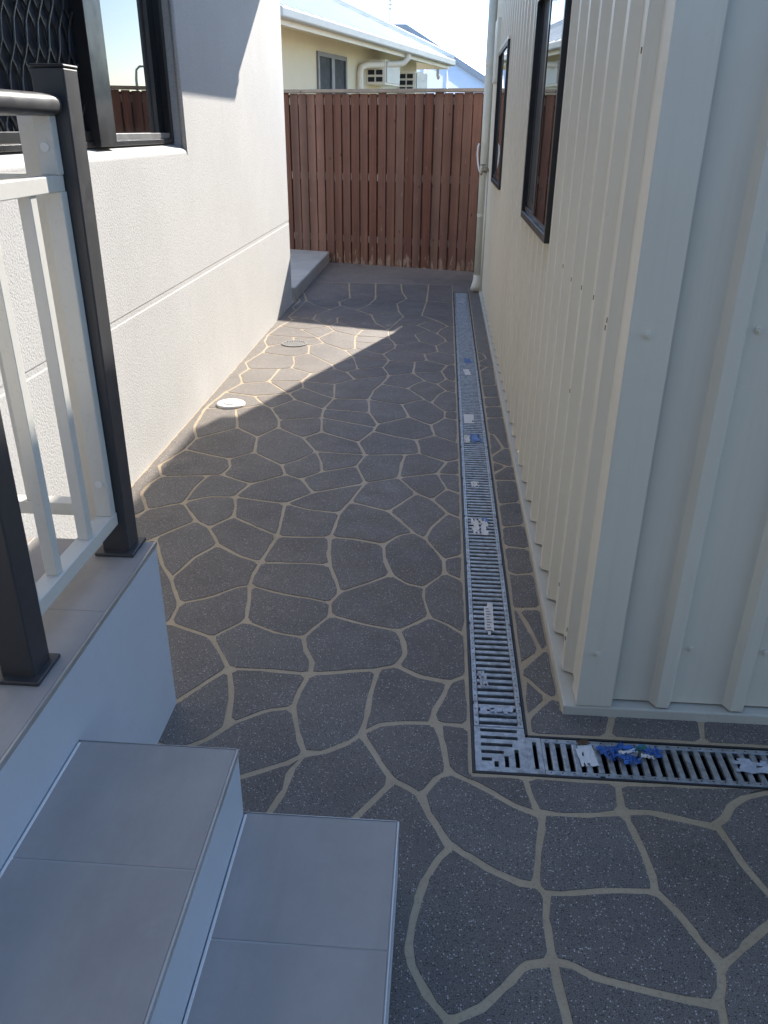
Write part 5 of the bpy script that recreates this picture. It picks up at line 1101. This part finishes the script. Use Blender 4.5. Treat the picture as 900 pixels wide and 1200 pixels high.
def plate_with_slots(name, x0, x1, y0, y1, slots, z, th, parent):
    """flat plate with rectangular slots, from a cell grid"""
    xs = sorted({x0, x1} | {v for s_ in slots for v in s_[:2]})
    ys = sorted({y0, y1} | {v for s_ in slots for v in s_[2:]})
    bm = bmesh.new()
    off = wloc(parent)
    vv = {}

    def gv(x, y):
        if (x, y) not in vv:
            vv[(x, y)] = bm.verts.new(Vector((x, y, z)) - off)
        return vv[(x, y)]
    for a, b in zip(xs, xs[1:]):
        for c, d in zip(ys, ys[1:]):
            mx, my = (a + b) / 2, (c + d) / 2
            if any(s_[0] < mx < s_[1] and s_[2] < my < s_[3] for s_ in slots):
                continue
            bm.faces.new((gv(a, c), gv(b, c), gv(b, d), gv(a, d)))
    me = bpy.data.meshes.new(name)
    bm.to_mesh(me)
    bm.free()
    me.materials.append(M['galv'])
    o = bpy.data.objects.new(name, me)
    COL.objects.link(o)
    o.parent = parent
    sd = o.modifiers.new('thickness', 'SOLIDIFY')
    sd.thickness = th
    sd.offset = -1
    return o


cg = thing('corner_grate', 'mitred galvanised corner grate where the two drain runs meet', 'grate', (.2, 1.6, GZ))
slots = []
q = .0272
for k in range(5):
    yc = 1.687 - q * k
    le = [.098, .098, .082, .058, .026][k]
    slots.append((.1515, .1515 + le, yc - .006, yc + .006))
for k, (b_, t_) in enumerate(((.020, 0), (.040, 0), (.066, 0), (.088, 0), (.098, 0))):
    xc = .188 + q * k
    if k == 0:
        xc = .1885
    slots.append((xc - .0055, xc + .0055, 1.552, 1.552 + b_))
slots = [s_ for s_ in slots]
plate_with_slots('corner_plate', X0, X1, 1.5355, 1.700, [s_ for s_ in slots if s_[1] < X1 - .002 and s_[3] < 1.699], GZ, .012, cg)
plate_with_slots('corner_plate', X1 + .0003, .3085, 1.5355, 1.6665, [(.2905 - .0055, .2905 + .0055, 1.552, 1.650)], GZ, .012, cg)

for bi, (xa, xb, word) in enumerate(((.3095, 1.36, 'galvanised grate length running right from the corner grate below the shed end wall'), (1.362, 2.41, 'galvanised grate length at the right end of the drain below the shed end wall'))):
    gt = thing('drain_grate', word, 'grate', (xa, 1.601, GZ), 'galvanised drain grates')
    m = MB()
    for a, b in ((1.5355, 1.5505), (1.6515, 1.6665)):
        m.box(xa, xb, a, b, GZ - .018, GZ)
    m.build('side_rail', M['galv'], gt, .0015, seg=1)
    nb = 37
    p = (xb - xa) / nb
    dm = MB()
    for k in range(nb):
        for y in (1.543, 1.659):
            dm.tube([(xa + p * (k + .5), y, GZ + .0001), (xa + p * (k + .5), y, GZ + .0004)], .0024, 6)
    dm.build('dimples', M['black'], gt)['kind'] = 'stuff'
    bm2 = None
    for k in range(1, nb):
        x = xa + p * k
        if bm2 is None:
            bm2 = MB().box(-p * .27, p * .27, -.0505, .0505, -.014, 0).build('bar', M['galv'], None, .0028)
            bm2.parent = gt
            bm2.location = (x - xa, 0, 0)
        else:
            o = inst(bm2, gt, (x, 1.601, GZ))
            bv = o.modifiers.new('bevel', 'BEVEL')
            bv.width = .0028
            bv.segments = 2
    for a, b in ((xa, xa + p * .29), (xb - p * .29, xb)):
        MB().box(a, b, 1.5505, 1.6515, GZ - .014, GZ - .0003).build('end_bar', M['galv'], gt)

# ------------------------------------------------------------------ litter and labels left on the grates


def scrap(name, label, cx, cy, sx, sy, rot, mat, ragged=.25, crumple=.002, z=.0008, nx=8, ny=6, group=None, seed=0):
    r = random.Random(seed)
    m = MB()
    ids = {}
    ca, sa = math.cos(rot), math.sin(rot)
    for i in range(nx + 1):
        for j in range(ny + 1):
            u, v = i / nx - .5, j / ny - .5
            u += r.uniform(-.3, .3) / nx * (1 if 0 < i < nx else ragged * 2)
            v += r.uniform(-.3, .3) / ny * (1 if 0 < j < ny else ragged * 2)
            x, y = u * sx, v * sy
            ids[(i, j)] = len(m.v)
            m.v.append((cx + x * ca - y * sa, cy + x * sa + y * ca, z + r.uniform(0, crumple)))
    for i in range(nx):
        for j in range(ny):
            edge = i in (0, nx - 1) or j in (0, ny - 1)
            if r.random() < (ragged if edge else ragged * .35):
                continue
            m.f.append((ids[(i, j)], ids[(i + 1, j)], ids[(i + 1, j + 1)], ids[(i, j + 1)]))
    o = m.build(name, mat)
    sd = o.modifiers.new('thickness', 'SOLIDIFY')
    sd.thickness = .0004
    tag(o, label, 'litter', group)
    return o


lab = scrap('paper_label', 'long narrow white product label stuck across the nearest straight grate', .2005, 2.23, .030, .19, -.02, M['paper'], .05, .0006, nx=3, ny=8, seed=2)
pr_ = MB()
for k in range(9):
    yy = 2.155 + k * .016
    pr_.box(.192, .208 - (k % 3) * .003, yy, yy + .004, .0022, .0026)
pr_.build('print', M['print'], lab)
scrap('paper_label', 'small white paper label on the grate left of the blue scraps', .421, 1.608, .045, .075, .12, M['paper'], .12, .002, seed=4)
for k, (x, y, a, b, r_, mt) in enumerate([(.475, 1.628, .05, .032, .2, 'blue'), (.515, 1.607, .045, .03, -.4, 'blue'), (.545, 1.635, .055, .028, .1, 'blue'), (.592, 1.628, .05, .036, -.3, 'blue'),
                                           (.500, 1.640, .05, .02, .5, 'blue'), (.535, 1.592, .05, .022, .3, 'blue'), (.565, 1.640, .03, .02, .1, 'green'), (.478, 1.600, .022, .03, .3, 'blue'), (.53, 1.613, .04, .012, .2, 'clear')]):
    nm = {'blue': ['torn blue film scrap next to the small white label on the grate', 'blue film scrap in the middle of the heap on the grate', 'blue film scrap touching the green fleck on the grate',
                   'rightmost blue film scrap of the heap on the grate', 'blue film scrap by the upper grate edge left of the green fleck', 'blue film scrap at the lower edge of the heap on the grate', '',
                   'smallest blue film scrap below the leftmost one on the grate', ''][k], 'green': 'tiny green film scrap among the blue ones on the grate', 'clear': 'cloudy clear film strip among the blue scraps on the grate'}[mt]
    scrap('film_scrap', nm, x, y, a, b, r_, M[mt], .40, .010, z=.001 + .0015 * (k % 4), seed=20 + k, group='torn blue film scraps' if mt == 'blue' else None)
scrap('paper_shred', 'white paper shred lying across the middle of the blue scraps', .527, 1.622, .05, .014, .25, M['paper'], .35, .004, z=.009, seed=31)
scrap('paper_shred', 'pale paper shred at the right end of the blue scraps', .575, 1.607, .035, .012, -.3, M['paper'], .35, .004, z=.008, seed=32)
scrap('tape_strip', 'long cloudy strip of clear tape on the grate at the right edge', .875, 1.600, .17, .05, -.05, M['clear'], .28, .005, nx=12, ny=5, seed=7)
scrap('dry_leaf', 'small brown dry leaf at the grate edge beside the white label', .418, 1.655, .03, .018, .3, M['leaf'], .2, .006, seed=8)
scrap('paper_label', 'pale square label on the grate just beyond the blue stained one', .186, 4.235, .055, .15, 0, M['paper'], .06, .001, nx=4, ny=6, seed=9)
scrap('film_scrap', 'blue film patch on the grate near the pale square label', .212, 3.93, .055, .13, .1, M['blue'], .25, .003, seed=10)
scrap('paper_label', 'torn white label beside the blue film patch on the grate', .168, 3.915, .03, .11, .0, M['paper'], .25, .002, seed=11)
scrap('paper_label', 'tattered white label on the grate beside the second blue fleck', .196, 2.90, .066, .14, .0, M['paper'], .42, .002, nx=9, ny=8, seed=12)
scrap('film_scrap', 'small blue fleck at the edge of the tattered white label', .222, 2.965, .02, .04, .3, M['blue'], .2, .002, seed=13)
scrap('paper_label', 'small white label scrap between the tattered label and the blue patch', .19, 3.33, .035, .06, .0, M['paper'], .2, .001, seed=19)
scrap('film_scrap', 'blue film fleck on the far part of the grates', .207, 5.47, .045, .13, .1, M['blue'], .25, .002, seed=14)
scrap('paper_label', 'white label scrap just nearer than the far blue fleck', .198, 5.18, .04, .14, .1, M['paper'], .25, .001, seed=15)
scrap('paper_label', 'faint white scrap on the second farthest grate', .19, 6.50, .06, .12, .3, M['clear'], .42, .001, seed=16)
scrap('paper_label', 'faint pale scrap on the farthest grate', .19, 7.55, .06, .14, .2, M['clear'], .42, .001, seed=17)
scrap('tape_strip', 'smeared clear tape across the bars next to the corner grate', .20, 1.770, .09, .035, .05, M['clear'], .35, .002, nx=10, ny=4, seed=18)
scrap('tape_strip', 'crumpled scrap of clear tape above the smeared strip', .168, 1.905, .022, .07, .1, M['clear'], .35, .004, seed=3)

# ------------------------------------------------------------------ caps set in the paving
wc = thing('pipe_cap', 'round white plastic cap in the paving beside the house wall', 'cap', (-1.185, 4.36, 0))
MB().tube([(-1.185, 4.36, -.01), (-1.185, 4.36, .008), (-1.185, 4.36, .012)], [.082, .082, .077], 32).build('lid', M['pvc_white'], wc)
MB().tube([(-1.185, 4.36, .0121), (-1.185, 4.36, .016)], [.042, .039], 24).build('raised_centre', M['pvc_white'], wc)
fd = thing('floor_drain', 'round grey slotted floor drain in the sunlit paving', 'drain', (-1.065, 5.82, 0))
ring = MB()
n = 32
vs = []
for r_, z in ((.095, .0), (.095, .006), (.080, .006), (.080, -.004)):
    vs += [(-1.065 + r_ * math.cos(2 * math.pi * k / n), 5.82 + r_ * math.sin(2 * math.pi * k / n), z) for k in range(n)]
ring.add(vs, [(a * n + k, a * n + (k + 1) % n, (a + 1) * n + (k + 1) % n, (a + 1) * n + k) for a in range(3) for k in range(n)])
ring.build('ring', M['pvc_grey'], fd)
MB().tube([(-1.065, 5.82, -.003), (-1.065, 5.82, .001)], .080, 28).build('sump', M['black'], fd)
for k in range(-4, 5):
    x = k * .017
    hl = math.sqrt(.080 ** 2 - x ** 2)
    MB().box(-1.065 + x - .005, -1.065 + x + .005, 5.82 - hl, 5.82 + hl, .0015, .0055).build('slat', M['pvc_grey'], fd)

# ------------------------------------------------------------------ neighbouring houses beyond the fence
ND = Vector((.251, .968, 0)).normalized()
NN = Vector((.968, -.251, 0)).normalized()
NP = Vector((.018, 18.84, 0)) - NN * .55
nb = thing('neighbour_house', 'cream house with a pale metal roof behind the brown fence', 'house', NP)
UPZ = Vector((0, 0, 1))


def npt(t, off, z):
    return NP + ND * t + NN * off + UPZ * z


def nbox(m, t0, t1, o0, o1, z0, z1):
    return m.obox(npt(t0, o0, z0), ND * (t1 - t0), -NN * (o0 - o1), UPZ * (z1 - z0))


m = MB()
nbox(m, -8.15, -.55, -8, 0, -.15, 2.66)
m.build('wall', M['nb_wall'], nb)
nbox(MB(), -8.3, 0, .0, .52, 2.655, 2.672).build('soffit', M['nb_white'], nb)
nbox(MB(), -8.3, 0, .52, .545, 2.56, 2.70).build('fascia', M['nb_white'], nb)
nbox(MB(), -8.3, .06, .5455, .66, 2.615, 2.73).build('gutter', M['nb_gutter'], nb, .02)
nbox(MB(), -.02, .0, -8, .52, 2.56, 2.70).build('fascia', M['nb_white'], nb)
EZ, SL = 2.735, .45
hs = 4.2
rv = [npt(-8.3, .60, EZ), npt(0, .60, EZ), npt(-hs, .60 - hs, EZ + hs * SL), npt(-8.3, .60 - hs, EZ + hs * SL), npt(0, -7.8, EZ), npt(-8.3, -7.8, EZ)]
rm = MB().add(rv, [(0, 1, 2, 3), (1, 4, 2), (3, 2, 4, 5)])
roof = rm.build('roof', M['nb_roof'], nb)
# ribs of the roof sheets
for k in range(26):
    t = -8.1 + k * .3
    top = min(hs, -t)
    if top > .2:
        b_ = MB()
        b_.obox(npt(t, .60, EZ + .004), ND * .03, -NN * top + UPZ * top * SL, UPZ * .02)
        b_.build('roof_rib', M['nb_roof'], roof)
MB().tube([npt(0, .60, EZ + .03), npt(-hs, .60 - hs, EZ + hs * SL + .03)], .07, 8).build('hip_cap', M['nb_roof'], roof)


def nwindow(t0, t1, z0, z1):
    f = MB()
    for a, b, c, d in ((t0, t1, z0, z0 + .06), (t0, t1, z1 - .06, z1), (t0, t0 + .06, z0 + .06, z1 - .06), (t1 - .06, t1, z0 + .06, z1 - .06), ((t0 + t1) / 2 - .06, (t0 + t1) / 2 + .06, z0 + .06, z1 - .06)):
        nbox(f, a, b, -.05, .03, c, d)
    fr = f.build('window', M['nb_frame'], nb)
    for a, b in ((t0 + .06, (t0 + t1) / 2 - .06), ((t0 + t1) / 2 + .06, t1 - .06)):
        nbox(MB(), a, b, 0, .012, z0 + .06, z1 - .06).build('pane', M['screen'], fr)


nwindow(-5.75, -4.55, 1.2, 2.47)


def window_box(t0, t1, z0, z1):
    """white box with a grid of dark openings in front and louvres on the end"""
    d = .34
    f = MB()
    nbox(f, t0, t1, .002, d, z0, z1)
    bxo = f.build('window_box', M['nb_white'], nb)
    # grid on the face turned to the alley
    for i in range(2):
        for j in range(3):
            a = .03 + i * (d - .05) / 2
            zz = z0 + .04 + j * (z1 - z0 - .05) / 3
            nbox(MB(), t0 - .012, t0 - .001, a, a + (d - .05) / 2 - .03, zz, zz + (z1 - z0 - .05) / 3 - .035).build('opening', M['screen'], bxo)
    for j in range(9):
        zz = z0 + .03 + j * (z1 - z0 - .05) / 9
        nbox(MB(), t0 + .04, t1 - .04, d + .001, d + .02, zz, zz + .035).build('louvre', M['nb_gutter'], bxo)


window_box(-3.55, -2.75, 2.13, 2.50)
window_box(-1.75, -.95, 2.05, 2.43)
# downpipe with a swan neck from the gutter
MB().tube([npt(-3.05, .58, 2.66), npt(-3.05, .58, 2.54), npt(-3.09, .52, 2.48), npt(-3.15, .45, 2.46), npt(-3.9, .12, 2.40), npt(-4.02, .075, 2.36), npt(-4.05, .07, 2.28), npt(-4.05, .07, 0)], .05, 12).build('downpipe', M['nb_white'], nb, smooth=True)
MB().tube([npt(.0, .3, 2.56), npt(.0, .3, 2.45), npt(.05, .3, 2.40), npt(.1, .3, 2.43)], .03, 8).build('floodlight', M['nb_gutter'], nb)

# aerial on the neighbour's roof
ta = thing('roof_aerial', 'thin television aerial standing on the neighbouring roof', 'aerial', (-1.33, 20.4, 3.2))
MB().tube([(-1.33, 20.4, 3.2), (-1.33, 20.4, 4.9)], .018, 8).build('mast', M['nb_gutter'], ta)
e_ = MB()
for z, hw in ((3.92, .0), (4.05, .22), (3.95, .16)):
    if hw:
        e_.tube([(-1.33 - hw, 20.4, z), (-1.33 + hw, 20.4, z)], .010, 6)
for dx in (-.20, .20):
    e_.tube([(-1.33 + dx, 20.4, 3.86), (-1.33 + dx, 20.4, 4.14)], .008, 6)
for z in (3.80, 3.88, 4.12, 4.2, 4.28):
    e_.tube([(-1.33 - .06, 20.4, z), (-1.33 + .06, 20.4, z)], .014, 6)
e_.build('elements', M['nb_gutter'], ta)

# second house further back: hipped roof
C1 = Vector((-1.30, 27.0, 4.05))
C2 = Vector((1.75, 22.6, 2.03))
fh = thing('far_house', 'pale hipped metal roof of a second house behind the aerial', 'house', (-2, 27, 0))
m = MB()
m.add([C1, C2, Vector((-9, 22.6, 2.03)), Vector((-9, 27, 4.05)), Vector((5.5, 30.5, 2.03))], [(2, 1, 0, 3), (1, 4, 0)])
frf = m.build('roof', M['nb_roof'], fh)
MB().box(-8.7, 1.4, 23.0, 30, -.15, 2.2).build('wall', M['nb_wall'], fh)
MB().tube([C1 + UPZ * .05, C2 + UPZ * .05], .09, 8).build('hip_cap', M['nb_dark'], frf)
MB().tube([C1 + UPZ * .05, Vector((-9, 27, 4.1))], .09, 8).build('ridge_cap', M['nb_dark'], frf)
for k in range(9):
    x = -5 + k * .62
    fr_ = max(0.0, min(1.0, (C2.x - x) / (C2.x - C1.x)))
    MB().tube([Vector((x, 22.6, 2.05)), Vector((x, 22.6 + 4.4 * fr_, 2.05 + 2.02 * fr_))], .03, 5).build('roof_rib', M['nb_roof'], frf)

# street lamp far off to the right; the house window mirrors it
sl = thing('street_lamp', 'grey street lamp mirrored in the pane of the house window', 'street lamp', (5.6, 24.06, -.15))
MB().tube([(5.6, 24.06, -.15), (5.58, 24.06, 2.6), (5.55, 24.06, 2.82), (5.46, 24.08, 2.90), (5.2, 24.12, 2.92)], [.05, .035, .03, .03, .028], 10).build('pole', M['nb_gutter'], sl, smooth=True)
MB().tube([(5.22, 24.12, 2.915), (5.0, 24.15, 2.93)], [.05, .03], 10).build('lamp_head', M['nb_gutter'], sl)
